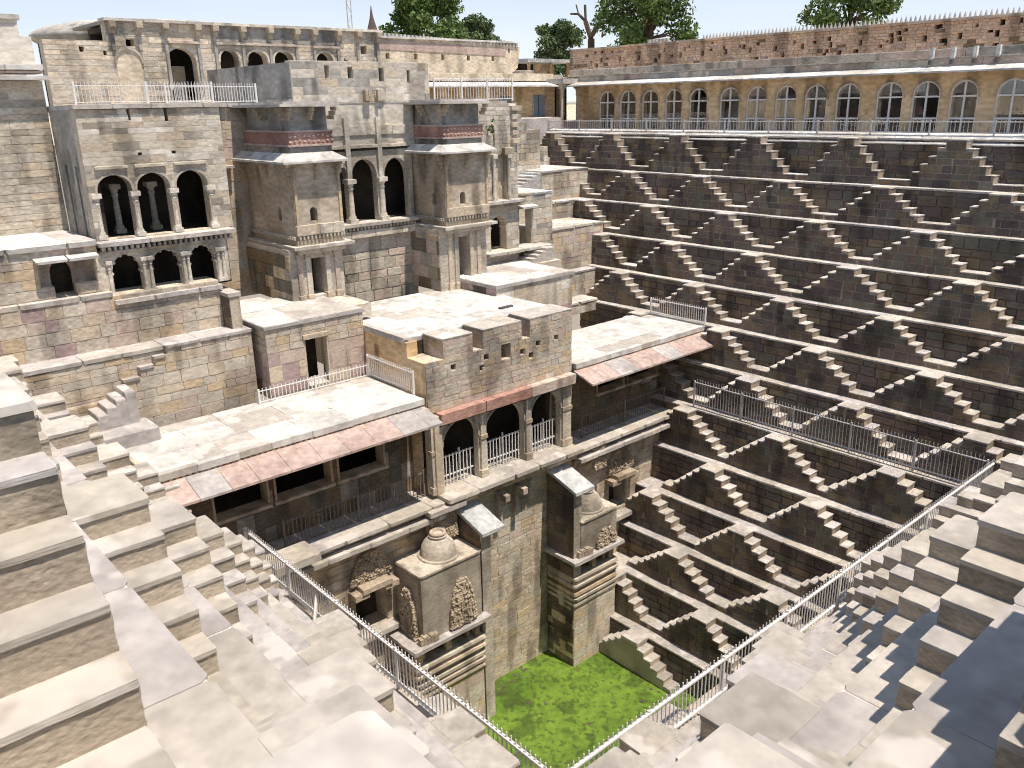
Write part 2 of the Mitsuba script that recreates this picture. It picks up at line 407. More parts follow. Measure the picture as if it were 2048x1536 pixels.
# the last short zigzag above the water
for (c, sgs) in ((17.98, (-1, 1)),):
    d = DK['E'](12)
    piece(t, 'landing', *ext('E', c - .42, c + .42, d - .02, d + .66), Z[12] - .12, Z[12] + .006, 'pale_a')
    for sg in sgs:
        prof, s = [(c - sg * .02, Z[12] - .1), (c + sg * .4, Z[12] - .1)], c + sg * .4
        steps = []
        for i in range(1, 6):
            e = s + sg * .33
            steps.append((s, e, Z[12] - i * .235)); prof += [(s, Z[12] - i * .235 - .07), (e, Z[12] - i * .235 - .07)]; s = e
        prof += [(s, WATER - .3), (c - sg * .02, WATER - .3)]
        P, O, u, n = tface('E', d, Polygon(prof).buffer(0))
        st = add(t, 'stair', framed(P, O, u, n, .02, .63), 'step_body')
        for q0, q1, zz in steps: piece(st, 'tread', *ext('E', min(q0, q1) - .015, max(q0, q1) + .015, d, d + .66), zz - .085, zz, rng.choice(PALE))

# walkway at the top of the wall on the right, its pale kerb and the ground round the well
gx = sbox(-400, -400, 460, 460).difference(sbox(-.6, -.6, 35.6, 37.0)).difference(sbox(5.6, 20, 37.5, 45))
add(None, 'ground', prism(gx, 'z', -.3, -.02), 'dust'); labels['ground'] = {'label': 'dry dusty ground around the well', 'kind': 'structure'}
add(None, 'walkway', cat([mbox(34.9, 38.2, -2, 38.0, -.25, .0), mbox(-3, .0, -3, 30, -.25, -.004), mbox(.0, 34.9, -3, .1, -.25, -.004)]), 'pale_b'); labels['walkway'] = {'label': 'paved walkway round the top of the well', 'kind': 'structure'}
t = thing('kerb', 'pale stone kerb under the railing along the top of the shaded right-hand wall', 'kerb')
s = 2.0
while s < 36.2:
    e = min(s + rng.uniform(1.5, 2.4), 36.3)
    j = rng.uniform(-.008, .008)
    add(t, 'kerb_stone', prism(Polygon([(EX - .10 + j, -.24), (EX - .10 + j, -.2), (EX + .34, .15 + j), (EX + .75, .17 + j), (EX + .75, -.24)]), 'y', s, e - .012), 'roof_white' if rng.random() < .7 else 'pale_a'); s = e
wp = sbox(9, 9, 26, 24)
add(None, 'water', prism(wp, 'z', WATER - .6, WATER), 'algae'); 
r_ = random.Random(3); ms = []
for _ in range(150):
    b = trimesh.creation.icosphere(0, r_.uniform(.015, .07)); b.apply_scale([r_.uniform(.6, 1.8), r_.uniform(.6, 1.5), .25])
    a = r_.random()
    q = (r_.uniform(16, 22), 20.9 - abs(r_.gauss(0, .35))) if a < .35 else (22.0 - abs(r_.gauss(0, .4)), r_.uniform(14, 20.5)) if a < .7 else (r_.uniform(16, 22), r_.uniform(14, 21))
    b.apply_translation([q[0], q[1], WATER + .01]); ms.append(b)
add('water', 'debris', cat(ms), 'brown_e', kind='stuff')
labels['water'] = {'label': 'still pool covered in bright green algae at the bottom of the well', 'kind': 'structure'}

# railings round the deep part and on top
railing('railing', 'white iron fence running towards the viewer along the edge above the pool at lower left', (8.25, 20.9), (8.25, 8.45), -10.6)
railing('railing', 'white iron fence along the near edge above the pool, from bottom centre to the right', (8.25, 8.4), (27.9, 8.4), -10.6)
railing('railing', 'white iron fence on a ledge halfway down the shaded right-hand wall', (27.55, 8.5), (27.55, 19.9), -10.6, h=1.1, mat='grey_paint', pr=.009, rr=.03)
railing('railing', 'low white railing on the kerb along the top of the shaded right-hand wall', (34.98, 3.0), (34.98, 36.2), .16, h=.46, mat='grey_paint', pick=.16, rails=(.12, .97), over=.05, pr=.008, rr=.018)
t = thing('iron_bar', 'thin dark iron bar lying on the paving beside the lower left fence', 'bar')
add(t, 'rod', tube((8.0, 17.3, -10.56), (7.93, 13.9, -10.56), .032), 'dark_iron')
add(t, 'foot', tube((7.97, 16.5, -10.56), (7.55, 16.3, -10.56), .03), 'dark_iron')
t = thing('fence_brace', 'short white slanting brace propping the lower left fence', 'brace')
add(t, 'strut', tube((7.9, 16.55, -10.55), (8.25, 16.9, -9.8), .04), 'white_paint')

# ================================================================== the palace side
NV, UX = (0, -1, 0), (1, 0, 0)
def nstone(t, poly, y, mats, seed, **kw): masonry(t, poly, (0, y, 0), UX, NV, mats, seed=seed, **kw)
def wstone(t, poly_yz, x, mats, seed, **kw): masonry(t, affinity.scale(poly_yz, -1, 1, origin=(0, 0)), (x, 0, 0), (0, -1, 0), (-1, 0, 0), mats, seed=seed, **kw)
def run(t, name, x0, x1, y0, y1, z0, z1, mats, L=(.9, 1.7), unit=None, gap=.012, tilt=0, jit=.008):
    x = x0
    while x < x1 - .02:
        e = x + rng.uniform(*L)
        if x1 - e < L[0] * .5: e = x1
        e = min(e, x1)
        dj = rng.uniform(-jit, jit)
        piece(t, name, x, e - gap, y0 + dj, y1, z0 + dj * .5, z1 + dj * .5, rng.choice(mats), unit, 0, tilt)
        x = e
def dentils(t, x0, x1, y0, y1, z0, z1, pitch, mat, name='dentil'):
    n = int((x1 - x0) / pitch)
    for i in range(n):
        x = x0 + (i + .25) * pitch
        piece(t, name, x, x + pitch * .5, y0, y1, z0, z1, mat, CUBE)
def roofing(t, x0, x1, y0, y1, z, mats=('roof_white', 'roof_white', 'roof_white', 'pale_a'), L=(1.2, 2.0), W=(.9, 1.5)):
    y = y0
    while y < y1 - .02:
        f = min(y + rng.uniform(*W), y1)
        if y1 - f < .3: f = y1
        run(t, 'roof_slab', x0, x1, y, f - .01, z - .05, z, list(mats), L, gap=.012, jit=.004)
        y = f
def column(t, x, y, z0, z1, r=.1, mat='buff_e', name='column'):
    h = z1 - z0
    m = [mbox(x - r * 1.5, x + r * 1.5, y - r * 1.5, y + r * 1.5, z0, z0 + .09 * h),
         lathe([(0, .09 * h), (r * 1.35, .09 * h), (r * 1.35, .14 * h), (r * 1.0, .18 * h), (r * .92, .45 * h), (r * .78, .74 * h), (r * 1.15, .78 * h), (r * .85, .82 * h), (r * 1.4, .9 * h), (0, .9 * h)], 12, (x, y, z0)),
         mbox(x - r * 1.6, x + r * 1.6, y - r * 1.6, y + r * 1.6, z0 + .9 * h, z1)]
    return add(t, name, cat(m), mat, smooth=35)
def carving(t, O, u, n, w, z0, z1, seed, name='carving', shape='spire', mat='carved'):
    r = random.Random(seed)
    O, u, n = (np.asarray(a, float) for a in (O, u, n))
    rows = max(5, int((z1 - z0) / .085)); ms = []
    for i in range(rows):
        f = (i + .5) / rows
        ww = w * (math.sqrt(max(0, 1 - (f * .96) ** 1.7)) * .95 + .08) if shape == 'spire' else w * (.9 + .1 * math.sin(9 * f))
        k = max(1, int(ww / .1))
        for j in range(k):
            c = O + u * ((j + .5) / k - .5) * ww + n * (.05 + .06 * r.random() + .05 * (1 - f)) + np.array([0, 0, z0 + (z1 - z0) * f])
            s = trimesh.creation.icosphere(0, .062) if r.random() < .6 else trimesh.creation.box([.085, .085, .075])
            s.apply_scale(r.uniform(.7, 1.25)); s.apply_transform(trimesh.transformations.rotation_matrix(r.random() * 3, [r.random(), 1, r.random()])); s.apply_translation(c); ms.append(s)
    pl = Polygon([(-w / 2, z0), (w / 2, z0), (w * .4, z0 + (z1 - z0) * .6), (w * .04, z1), (-w * .04, z1), (-w * .4, z0 + (z1 - z0) * .6)]) if shape == 'spire' else sbox(-w / 2, z0, w / 2, z1)
    ms.append(framed(pl, O, u, n, .02, .06))
    return add(t, name, cat(ms), mat)
def dome(t, x, y, z, r, h, mat='slab_grey'):
    a = np.linspace(0, PI / 2, 8)
    prof = [(0, -.02), (r * 1.12, -.02), (r * 1.12, .05), (r, .06)] + [(r * math.cos(q) ** .8 * .98, .06 + (h - .16) * math.sin(q)) for q in a[:-2]] + [(r * .42, h - .14), (r * .5, h - .08), (r * .3, h - .02), (r * .2, h), (0, h)]
    ribs = [tube((x + r * .98 * math.cos(q), y + r * .98 * math.sin(q), z + .08), (x + r * .45 * math.cos(q), y + r * .45 * math.sin(q), z + h * .78), .018, 4) for q in np.linspace(0, 2 * PI, 16, endpoint=False)]
    d = add(t, 'dome', cat([lathe(prof, 24, (x, y, z))] + ribs), mat, smooth=40)
    tor = trimesh.creation.torus(r * .36, r * .1, 20, 8); tor.apply_translation((x, y, z + h))
    add(d, 'finial_ring', tor, 'carved', smooth=True)

# ---------------------------------------------------------------- wall above the pool, with its two shrines
t = thing('pool_wall', 'tall sunlit stone wall rising from the green pool, with carved niches and a moulded cornice', 'wall')
nl, nr = arch(12.15, 1.15, -14.65, -13.55, -13.05), arch(24.15, 1.05, -14.5, -13.5, -13.05)
face = sbox(8.25, -20.2, 27.6, -11.6)
add(t, 'core', prism(face.difference(unary_union([nl, nr])), 'y', 21.03, 21.9), 'mortar_buff')
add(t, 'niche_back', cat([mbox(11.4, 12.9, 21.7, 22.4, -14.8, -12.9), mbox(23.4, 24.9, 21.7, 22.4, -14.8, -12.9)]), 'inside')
nstone(t, sbox(8.3, -19.9, 27.5, -11.62).difference(unary_union([nl.buffer(.02), nr.buffer(.02), sbox(12.6, -20, 15.9, -15.2), sbox(20.1, -20, 22.4, -13.4)])), 21.03, BUFF, 3, course=(.22, .36), ln=(.4, .9), proud=.025)
for cx, z in ((12.15, -13.1), (24.15, -13.05)):
    carving(t, (cx, 21, 0), UX, NV, 1.5, z + .28, z + 1.25, int(cx), 'niche_pediment')
    hd = [mbox(cx - .82, cx - .3, 20.55, 21.05, z - .1, z + .1), mbox(cx + .3, cx + .82, 20.55, 21.05, z - .1, z + .1), mbox(cx - .55, cx + .55, 20.5, 21.04, z + .08, z + .26)]
    add(t, 'niche_hood', cat(hd), 'carved')
    piece(t, 'niche_sill', cx - .8, cx + .8, 20.6, 21.3, -14.85, -14.66, 'pale_a')
carving(t, (14.9, 20.72, 0), UX, NV, 1.25, -12.35, -11.2, 5, 'carved_panel', 'panel')
carving(t, (22.6, 20.72, 0), UX, NV, .7, -12.1, -11.2, 6, 'carved_panel', 'panel')
for x0, x1, z in ((8.3, 14.95, -10.92), (21.35, 27.5, -10.95)):
    run(t, 'cornice_slab', x0, x1, 20.5, 22.2, z - .12, z, PALE)
    run(t, 'cornice_slab', x0, x1, 20.72, 21.5, z - .30, z - .17, BUFF)
    run(t, 'cornice_slab', x0, x1, 20.42, 21.5, z - .52, z - .36, PALE)
    run(t, 'cornice_slab', x0, x1, 20.8, 21.5, z - .68, z - .57, BUFF)
    dentils(t, x0, x1, 20.84, 21.1, z - .80, z - .70, .24, 'buff_b')
add(t, 'floor_fill', mbox(8.3, 27.5, 21.1, 24.3, -11.7, -11.05), 'buff_a')
run(t, 'sill_slab', 14.95, 21.35, 20.28, 22.2, -10.93, -10.78, PALE)
dentils(t, 15.0, 21.3, 20.42, 21.0, -11.06, -10.95, .2, 'buff_b')
run(t, 'cornice_slab', 14.95, 21.35, 20.62, 21.4, -11.3, -11.1, BUFF)
add(t, 'core_top', mbox(14.95, 21.35, 20.95, 22.0, -11.65, -11.05), 'buff_a')
for x in (17.45, 18.3):
    b = piece(t, 'bracket', x, x + .22, 20.35, 21.0, -11.75, -11.5, 'buff_d')
    piece(t, 'bracket_shaft', x + .02, x + .14, 20.78, 21.0, -12.7, -11.75, 'buff_d')
piece(t, 'drip_block', 14.2, 15.7, 20.3, 21.1, -11.2, -11.02, 'pale_a'); piece(t, 'drip_block', 8.6, 10.0, 19.9, 20.9, -10.85, -10.6, 'pale_c')

def shrine(x0, x1, zs, ztop, fin, label, finlabel):
    t = thing('shrine_tower', label, 'shrine', 'projecting shrine towers above the pool')
    yf = 19.5
    add(t, 'base', mbox(x0, x1, yf + .03, 21.0, -20.2, zs - 2.0), 'mortar_buff')
    nstone(t, sbox(x0 + .01, -19.9, x1 - .01, zs - 2.02), yf + .03, BUFF, int(x0), course=(.3, .42), ln=(.5, .95), proud=.02)
    wstone(t, sbox(yf + .05, -19.9, 20.95, zs - .75), x0, BROWN + BUFF, int(x0) + 1, course=(.3, .42), ln=(.5, .9), proud=.02)
    z = zs - 2.0
    for i, (h, o) in enumerate(((.13, .06), (.10, -.02), (.14, .1), (.08, .0), (.16, .08), (.1, -.05), (.14, .04), (.1, .12), (.18, .02), (.12, .1))):
        piece(t, 'moulding', x0 - o * .5, x1 + o * .5, yf - o, 21, z, z + h - .012, rng.choice(BUFF)); z += h
    add(t, 'recess', mbox(x0 + .3, x1 - .3, yf + .45, 21, z, zs - .1), 'inside')
    for x in (x0 + .08, (x0 + x1) / 2 - .12, x1 - .3):
        piece(t, 'pillar', x, x + .22, yf + .08, yf + .3, z, zs - .1, 'carved')
    for dx in (x0 + .3, x1 - .62): piece(t, 'pillar', dx + .05, dx + .2, yf + .2, yf + .34, z, zs - .1, 'carved')
    piece(t, 'shelf', x0 - .22, x1 + .2, yf - .26, yf + .5, zs - .1, zs + .05, 'pale_b')
    piece(t, 'shelf', x0 - .22, x0 + .5, yf + .51, 21, zs - .1, zs + .045, 'pale_b')
    xb = x0 + .35
    add(t, 'body', mbox(xb, x1, yf + .02, 21, zs + .02, ztop), 'weather')
    carving(t, ((xb + x1) / 2 + .35, yf + .02, 0), UX, NV, 1.1, zs + .12, ztop - .6, int(x0) + 9, 'niche_pediment')
    carving(t, (xb, 20.2, 0), (0, -1, 0), (-1, 0, 0), .9, zs + .1, ztop - .6, int(x0) + 19, 'niche_pediment')
    for i in range(5): piece(t, 'carved_block', xb - .2 + .12 * i, xb + .12 * i, yf - .1 - .02 * i, yf + .1, zs + .05, zs + .3 + .05 * (i % 2), 'carved')
    piece(t, 'cap_slab', xb - .05, x1 + .04, yf - .03, 21, ztop, ztop + .09, 'buff_e')
    dome(t, (xb + x1) / 2 + .05, 20.25, ztop + .1, .62, .8, 'buff_c')
    f = thing('buttress_fin', finlabel, 'buttress')
    xf = fin
    add(f, 'fin', prism(Polygon([(19.55, -20), (21.0, -20), (21.0, -11.55), (19.55, -12.0)]), 'x', xf + .02, xf + .42), 'buff_c')
    wstone(f, Polygon([(19.57, -15 if x0 < 15 else -20), (20.98, -15 if x0 < 15 else -20), (20.98, -11.6), (19.57, -12.05)]), xf + .02, BROWN, int(x0) + 31, course=(.28, .4), ln=(.45, .8), proud=.02)
    sl = prism(Polygon([(19.3, -11.98), (19.3, -11.86), (21.02, -11.32), (21.02, -11.44)]), 'x', xf - .12, xf + .85)
    add(f, 'roof_slab', sl, 'slab_grey')
shrine(12.75, 15.55, -15.05, -12.62, 15.62, 'left carved stone shrine projecting over the pool, topped by a small dome', 'slab-roofed buttress wall beside the left domed shrine')
shrine(20.06, 22.4, -14.75, -13.35, 20.04, 'right carved stone shrine standing in the pool, topped by a small ribbed dome', 'slab-roofed buttress wall behind the right domed shrine')

# ---------------------------------------------------------------- low gallery wings left and right of the pavilion
def wing(x0, x1, zr, opens, label, seed, wl, wr):
    t = thing('gallery_wing', label, 'gallery')
    holes = unary_union([sbox(a, -9.62, b, -8.15) for a, b in opens])
    add(t, 'wall', prism(sbox(wl, -11.0, wr, zr - .14).difference(holes), 'y', 22.03, 22.45), 'mortar_buff')
    nstone(t, sbox(wl, -10.9, wr, zr - .3).difference(holes.buffer(.07, join_style=2)), 22.03, ['brown_d', 'brown_c', 'brown_a', 'weather', 'brown_d'], seed, course=(.35, .6), ln=(.35, .7), proud=.03)
    for a, b in opens:
        w = sub(t, 'opening')
        fr = sbox(a - .07, -9.69, b + .07, -8.08).difference(sbox(a, -9.62, b, -8.15))
        scene[w] = mikit.ply(prism(fr, 'y', 21.97, 22.3), 'buff_b')
        piece(w, 'sill', a - .1, b + .1, 21.9, 22.4, -9.74, -9.63, 'buff_a')
    add(t, 'rear_wall', cat([mbox(wl, wr, 24.3, 24.6, -11, zr - .14), mbox(wl, wl + .15, 22.4, 24.3, -11, zr - .14), mbox(wr - .15, wr, 22.4, 24.3, -11, zr - .14)]), 'inside')
    add(t, 'roof', mbox(x0, x1, 20.98, 24.45, zr - .13, zr - .03), 'pale_b')
    roofing(t, x0, x1, 20.98, 24.45, zr)
    run(t, 'roof_edge', x0, x1, 20.9, 21.1, zr - .19, zr + .012, ['roof_white', 'pale_a'])
    dentils(t, x0, x1, 20.93, 21.05, zr - .27, zr - .2, .17, 'buff_b')
    if x0 < 10: piece(t, 'roof_edge', x0 - .1, x0 + .02, 20.9, 24.45, zr - .17, zr + .05, 'buff_a')
    x = x0 - .1
    while x < x1 - .1:
        e = min(x + rng.uniform(.75, 1.15), x1)
        pl = Polygon([(20.96, zr - .24), (20.96, zr - .31), (19.98, zr - .62), (19.98, zr - .55)])
        add(t, 'eave_slab', prism(pl, 'x', x, e - .012), rng.choice(['slab_pink', 'slab_pink', 'slab_rose', 'slab_rose', 'pale_b']))
        x = e
    for x in np.arange(x0 + .4, x1, 1.15): piece(t, 'eave_bracket', x, x + .12, 20.7, 22.0, zr - .55, zr - .3, 'buff_b')
    return t
wing(6.08, 14.62, -7.30, [(7.9, 9.5), (9.8, 11.65), (11.95, 13.6)], 'long low gallery left of the arched pavilion, flat white roof and sloping pink eave', 41, 6.3, 14.75)
wing(21.55, 29.6, -7.66, [(23.9, 25.45), (25.75, 27.6), (27.85, 29.3)], 'low gallery right of the arched pavilion, flat white roof ending at the dark wall', 42, 21.5, 29.9)
piece('pool_wall', 'corner_post', 14.9, 15.2, 20.85, 21.2, -10.78, -8.0, 'buff_a')
railing('railing', 'thin dull railing in the shade in front of the left gallery openings', (9.6, 21.35), (14.7, 21.35), -10.92, h=.9, mat='rust_paint', pick=.14, rails=(.1, .97), over=.06, rr=.018)
railing('railing', 'thin dull railing in the shade in front of the right gallery openings', (22.3, 21.35), (27.4, 21.35), -10.95, h=.9, mat='rust_paint', pick=.14, rails=(.1, .97), over=.06, rr=.018)
railing('railing', 'small white railing along the back edge of the left gallery roof', (10.6, 24.25), (14.6, 24.25), -7.3, h=.42, pick=.13, over=.07, rr=.018, rails=(.1, .95), pr=.012)
railing('railing', 'white railing on the left gallery roof beside the ochre side wall of the pavilion', (14.62, 24.2), (14.62, 21.5), -7.3, h=.75, pick=.12, over=.1, rr=.022, pr=.012)
railing('railing', 'white railing at the right end of the right gallery roof', (29.45, 23.9), (29.45, 20.9), -7.66, h=.75, pick=.12, over=.08, rr=.022)

# ---------------------------------------------------------------- the central pavilion
t = thing('arched_pavilion', 'buff stone pavilion with three arches, red band and notched parapet above the pool', 'pavilion')
A = [arch(16.08, 1.5, -10.8, -9.15, -8.42), arch(18.05, 1.82, -10.8, -9.2, -8.36), arch(20.06, 1.5, -10.8, -9.15, -8.4)]
holes = unary_union(A)
add(t, 'arch_wall', prism(sbox(14.8, -10.8, 21.4, -8.3).difference(holes), 'y', 21.02, 21.27), 'buff_e')
for i, a in enumerate(A):
    cx = a.centroid.x
    ring = a.buffer(.07).difference(a).intersection(sbox(0, -9.2, 40, -8))
    add(t, 'arch_ring', prism(ring, 'y', 20.985, 21.1), 'buff_c')
    g = thing('grille', f'iron grille closing the {("left", "middle", "right")[i]} arch of the pavilion', 'grille')
    x0, _, x1, _ = a.bounds
    for q in np.arange(x0 + .1, x1 - .05, .15): piece(g, 'bar', q, q + .03, 21.25, 21.28, -10.78, -9.65, 'white_paint', CUBE)
    for q in (-10.45, -9.75): piece(g, 'crossbar', x0 + .02, x1 - .02, 21.29, 21.33, q, q + .045, 'white_paint', CUBE)
    piece(g, 'post', cx + .1, cx + .15, 21.285, 21.335, -10.78, -9.55, 'white_paint', CUBE)
for x, w in ((14.98, .36), (17.02, .24), (19.13, .24), (21.08, .42)):
    p = sub(t, 'pier'); scene[p] = mikit.ply(mbox(x - w / 2, x + w / 2, 20.93, 21.1, -10.78, -8.3), 'buff_e')
    piece(p, 'base', x - w / 2 - .05, x + w / 2 + .05, 20.88, 21.1, -10.78, -10.5, 'buff_a')
    piece(p, 'capital', x - w / 2 - .04, x + w / 2 + .04, 20.89, 21.1, -9.35, -9.2, 'carved')
for x0, x1, m in ((15.1, 17.0, 'red_stone'), (17.02, 19.1, 'red_stone'), (19.12, 21.35, 'buff_d')):
    piece(t, 'band_slab', x0, x1 - .01, 20.7, 21.15, -8.3, -7.92, m)
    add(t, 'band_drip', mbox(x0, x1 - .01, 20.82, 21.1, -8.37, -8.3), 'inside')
hl = [sbox(17.98, -6.76, 18.4, -6.22)] + [sbox(x - .1, z - .1, x + .1, z + .1) for x, z in ((17.1, -6.84), (19.35, -6.86), (15.9, -6.55), (17.3, -6.5), (18.95, -6.65), (19.7, -6.5), (20.6, -6.45))]
front = unary_union([sbox(14.8, -7.92, 21.4, -6.2), sbox(15.52, -6.25, 16.74, -5.57), sbox(17.2, -6.25, 18.92, -5.57), sbox(19.32, -6.25, 21.4, -5.57)])
add(t, 'parapet', prism(front.difference(unary_union(hl)), 'y', 21.03, 22.1), 'mortar_buff')
add(t, 'hole_back', mbox(14.9, 21.3, 22.05, 22.3, -7.6, -6.3), 'inside')
nstone(t, front.difference(unary_union(hl).buffer(.01)), 21.03, BUFF, 51, course=(.13, .24), ln=(.3, .75), proud=.022, joint=.014)
for x in (15.52, 17.2, 19.32): wstone(t, sbox(21.05, -6.18, 22.08, -5.6), x, ['buff_b', 'buff_d'], int(x * 7), course=(.2, .3), ln=(.3, .6), proud=.012)
run(t, 'coping', 15.5, 16.76, 21.0, 22.15, -5.575, -5.52, PALE); run(t, 'coping', 17.18, 18.94, 21.0, 22.15, -5.575, -5.52, PALE); run(t, 'coping', 19.3, 21.42, 21.0, 22.15, -5.575, -5.52, PALE)
add(t, 'side_wall', prism(sbox(22.0, -11.0, 24.9, -5.7).difference(sbox(23.7, -6.75, 23.98, -6.1)), 'x', 14.78, 15.2), 'ochre_wall')
add(t, 'side_wall', prism(sbox(21.06, -7.92, 22.0, -6.2), 'x', 14.775, 15.0), 'ochre_wall')
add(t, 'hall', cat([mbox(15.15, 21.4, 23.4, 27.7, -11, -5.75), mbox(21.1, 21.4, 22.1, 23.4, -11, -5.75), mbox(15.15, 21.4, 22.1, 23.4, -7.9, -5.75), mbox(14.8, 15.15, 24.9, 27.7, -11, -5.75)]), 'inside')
add(t, 'roof', mbox(14.76, 21.44, 22.12, 27.65, -5.74, -5.63), 'pale_b'); roofing(t, 14.78, 21.42, 22.14, 27.63, -5.6)
add(t, 'roof_patch', mbox(19.7, 20.3, 23.0, 23.14, -5.6, -5.53), 'dark_iron')
piece(t, 'roof_kerb', 14.74, 14.95, 22.1, 24.8, -5.62, -5.54, 'pale_a')

# ---------------------------------------------------------------- huts and terraces behind the roofs
t = thing('stone_hut', 'flat-roofed stone block with a dark doorway and violet lower courses, left of the pavilion', 'hut')
door = sbox(12.52, -7.3, 13.3, -5.6)
add(t, 'walls', cat([prism(sbox(11.18, -7.4, 14.76, -5.05).difference(door), 'y', 24.53, 24.78), mbox(11.18, 11.6, 24.78, 27.9, -7.4, -5.05), mbox(14.4, 14.75, 25.2, 27.9, -7.4, -5.05)]), 'mortar_buff')
add(t, 'doorway', mbox(12.2, 13.6, 25.9, 26.1, -7.4, -5.2), 'inside')
nstone(t, sbox(11.16, -7.28, 14.74, -5.85).difference(door.buffer(.06, join_style=2)), 24.53, ['violet_stone', 'violet_stone', 'buff_d', 'buff_a', 'violet_stone'], 61, course=(.4, .62), ln=(.5, .95), proud=.02)
nstone(t, sbox(11.16, -5.85, 14.74, -5.08).difference(door.buffer(.06, join_style=2)), 24.53, BUFF, 62, course=(.16, .28), ln=(.25, .55), proud=.03)
wstone(t, sbox(24.55, -7.28, 27.9, -5.85), 11.18, ['violet_stone', 'buff_d', 'brown_d', 'violet_stone'], 63, course=(.4, .62), ln=(.5, .95), proud=.02)
wstone(t, sbox(24.55, -5.85, 27.9, -5.08), 11.18, BUFF, 64, course=(.16, .28), ln=(.25, .55), proud=.03)
piece(t, 'lintel', 12.42, 13.33, 24.44, 24.7, -5.62, -5.46, 'buff_a'); piece(t, 'threshold', 12.5, 13.25, 24.35, 25, -7.3, -7.2, 'pale_a')
add(t, 'roof', mbox(11.1, 14.8, 24.45, 28.2, -5.06, -4.96), 'pale_b'); roofing(t, 11.12, 14.78, 24.47, 28.2, -4.93)
add(t, 'roof_edge', mbox(14.6, 15.6, 25.3, 27.5, -5.5, -5.0), 'buff_e')
t = thing('stone_hut', 'pale flat-topped stone block behind the right end of the pavilion roof', 'hut')
add(t, 'walls', mbox(21.05, 25.3, 24.83, 27.6, -7.8, -5.3), 'mortar_buff')
nstone(t, sbox(22.2, -7.7, 25.28, -6.55), 24.83, ['violet_stone', 'buff_d', 'slab_rose'], 65, course=(.4, .55), ln=(.4, .8), proud=.02)
nstone(t, sbox(21.07, -6.55, 25.28, -5.33), 24.83, ['plaster', 'buff_e', 'buff_a'], 66, course=(.45, .7), ln=(.8, 1.5), proud=.015)
wstone(t, sbox(24.85, -7.7, 27.55, -5.33), 21.05, ['brown_e', 'brown_a', 'violet_stone'], 67, course=(.4, .6), ln=(.6, 1.1), proud=.015)
add(t, 'roof', mbox(20.98, 25.36, 24.74, 28.4, -5.31, -5.19), 'pale_b'); roofing(t, 21.0, 25.34, 24.76, 28.4, -5.16)

t = thing('terrace_wall', 'long sunlit masonry wall of mixed buff stones below the small cusped arcade at far left', 'wall')
add(t, 'core', mbox(-1.0, 10.5, 26.03, 27.0, -5.3, -3.55), 'mortar_buff')
nstone(t, sbox(-.9, -5.1, 10.48, -3.55), 26.03, BUFF + ['violet_stone'], 71, course=(.2, .42), ln=(.3, .9), proud=.03)
run(t, 'coping', -.9, 7.3, 25.97, 27.2, -3.56, -3.42, PALE); run(t, 'coping', 7.3, 10.6, 25.9, 27.2, -3.82, -3.68, PALE)
run(t, 'ledge_slab', 3.0, 10.5, 25.15, 26.1, -5.2, -5.08, PALE)
tb_ = thing('terrace_wall', 'buff masonry wall just behind the small broken stairs, under the long ledge at left', 'wall')
add(tb_, 'core', mbox(1.5, 9.0, 25.22, 26.1, -7.8, -5.2), 'mortar_buff')
nstone(tb_, sbox(1.6, -7.6, 8.9, -5.22), 25.22, BUFF, 74, course=(.2, .42), ln=(.3, .95), proud=.03)
t2 = thing('terrace_wall', 'stepped masonry wall with small stairs between the left gallery roof and the upper terrace', 'wall')
P = Polygon([(4.0, -7.6), (10.95, -7.6), (10.95, -5.12), (8.25, -5.12), (8.25, -5.38), (7.85, -5.38), (7.85, -5.62), (7.4, -5.62), (7.4, -5.9), (6.9, -5.9), (6.9, -6.35), (4.0, -6.35)])
add(t2, 'core', prism(P, 'y', 25.08, 26.0), 'mortar_buff')
nstone(t2, P.buffer(-.02, join_style=2), 25.08, BUFF, 72, course=(.2, .42), ln=(.3, .85), proud=.03)
for x0, x1, z in ((8.2, 10.98, -5.12), (7.83, 8.2, -5.38), (7.38, 7.83, -5.62), (6.88, 7.38, -5.9)): run(t2, 'coping', x0, x1, 25.0, 26.0, z - .02, z + .07, PALE)
for i in range(5): piece(t2, 'step', 5.55 + .27 * i, 5.85 + .27 * i, 24.15, 25.05, -7.4, -6.62 + .17 * i, 'pale_b')
piece(t2, 'landing', 5.0, 7.2, 23.4, 24.5, -7.6, -6.9, 'pale_b')
t3 = thing('terrace_wall', 'short dark-sided platform wall between the cusped arcade and the flat-roofed hut', 'wall')
add(t3, 'core', mbox(10.52, 10.85, 25.4, 27.0, -7.4, -4.0), 'mortar_buff')
wstone(t3, sbox(25.45, -7.3, 26.9, -4.02), 10.52, BROWN + ['buff_d'], 73, course=(.3, .45), ln=(.4, .8), proud=.025)
run(t3, 'coping', 10.46, 10.92, 25.35, 28.4, -4.02, -3.9, PALE)
add(t3, 'fill', mbox(11.15, 13.0, 26.6, 28.6, -5.2, -4.9), 'roof_white')

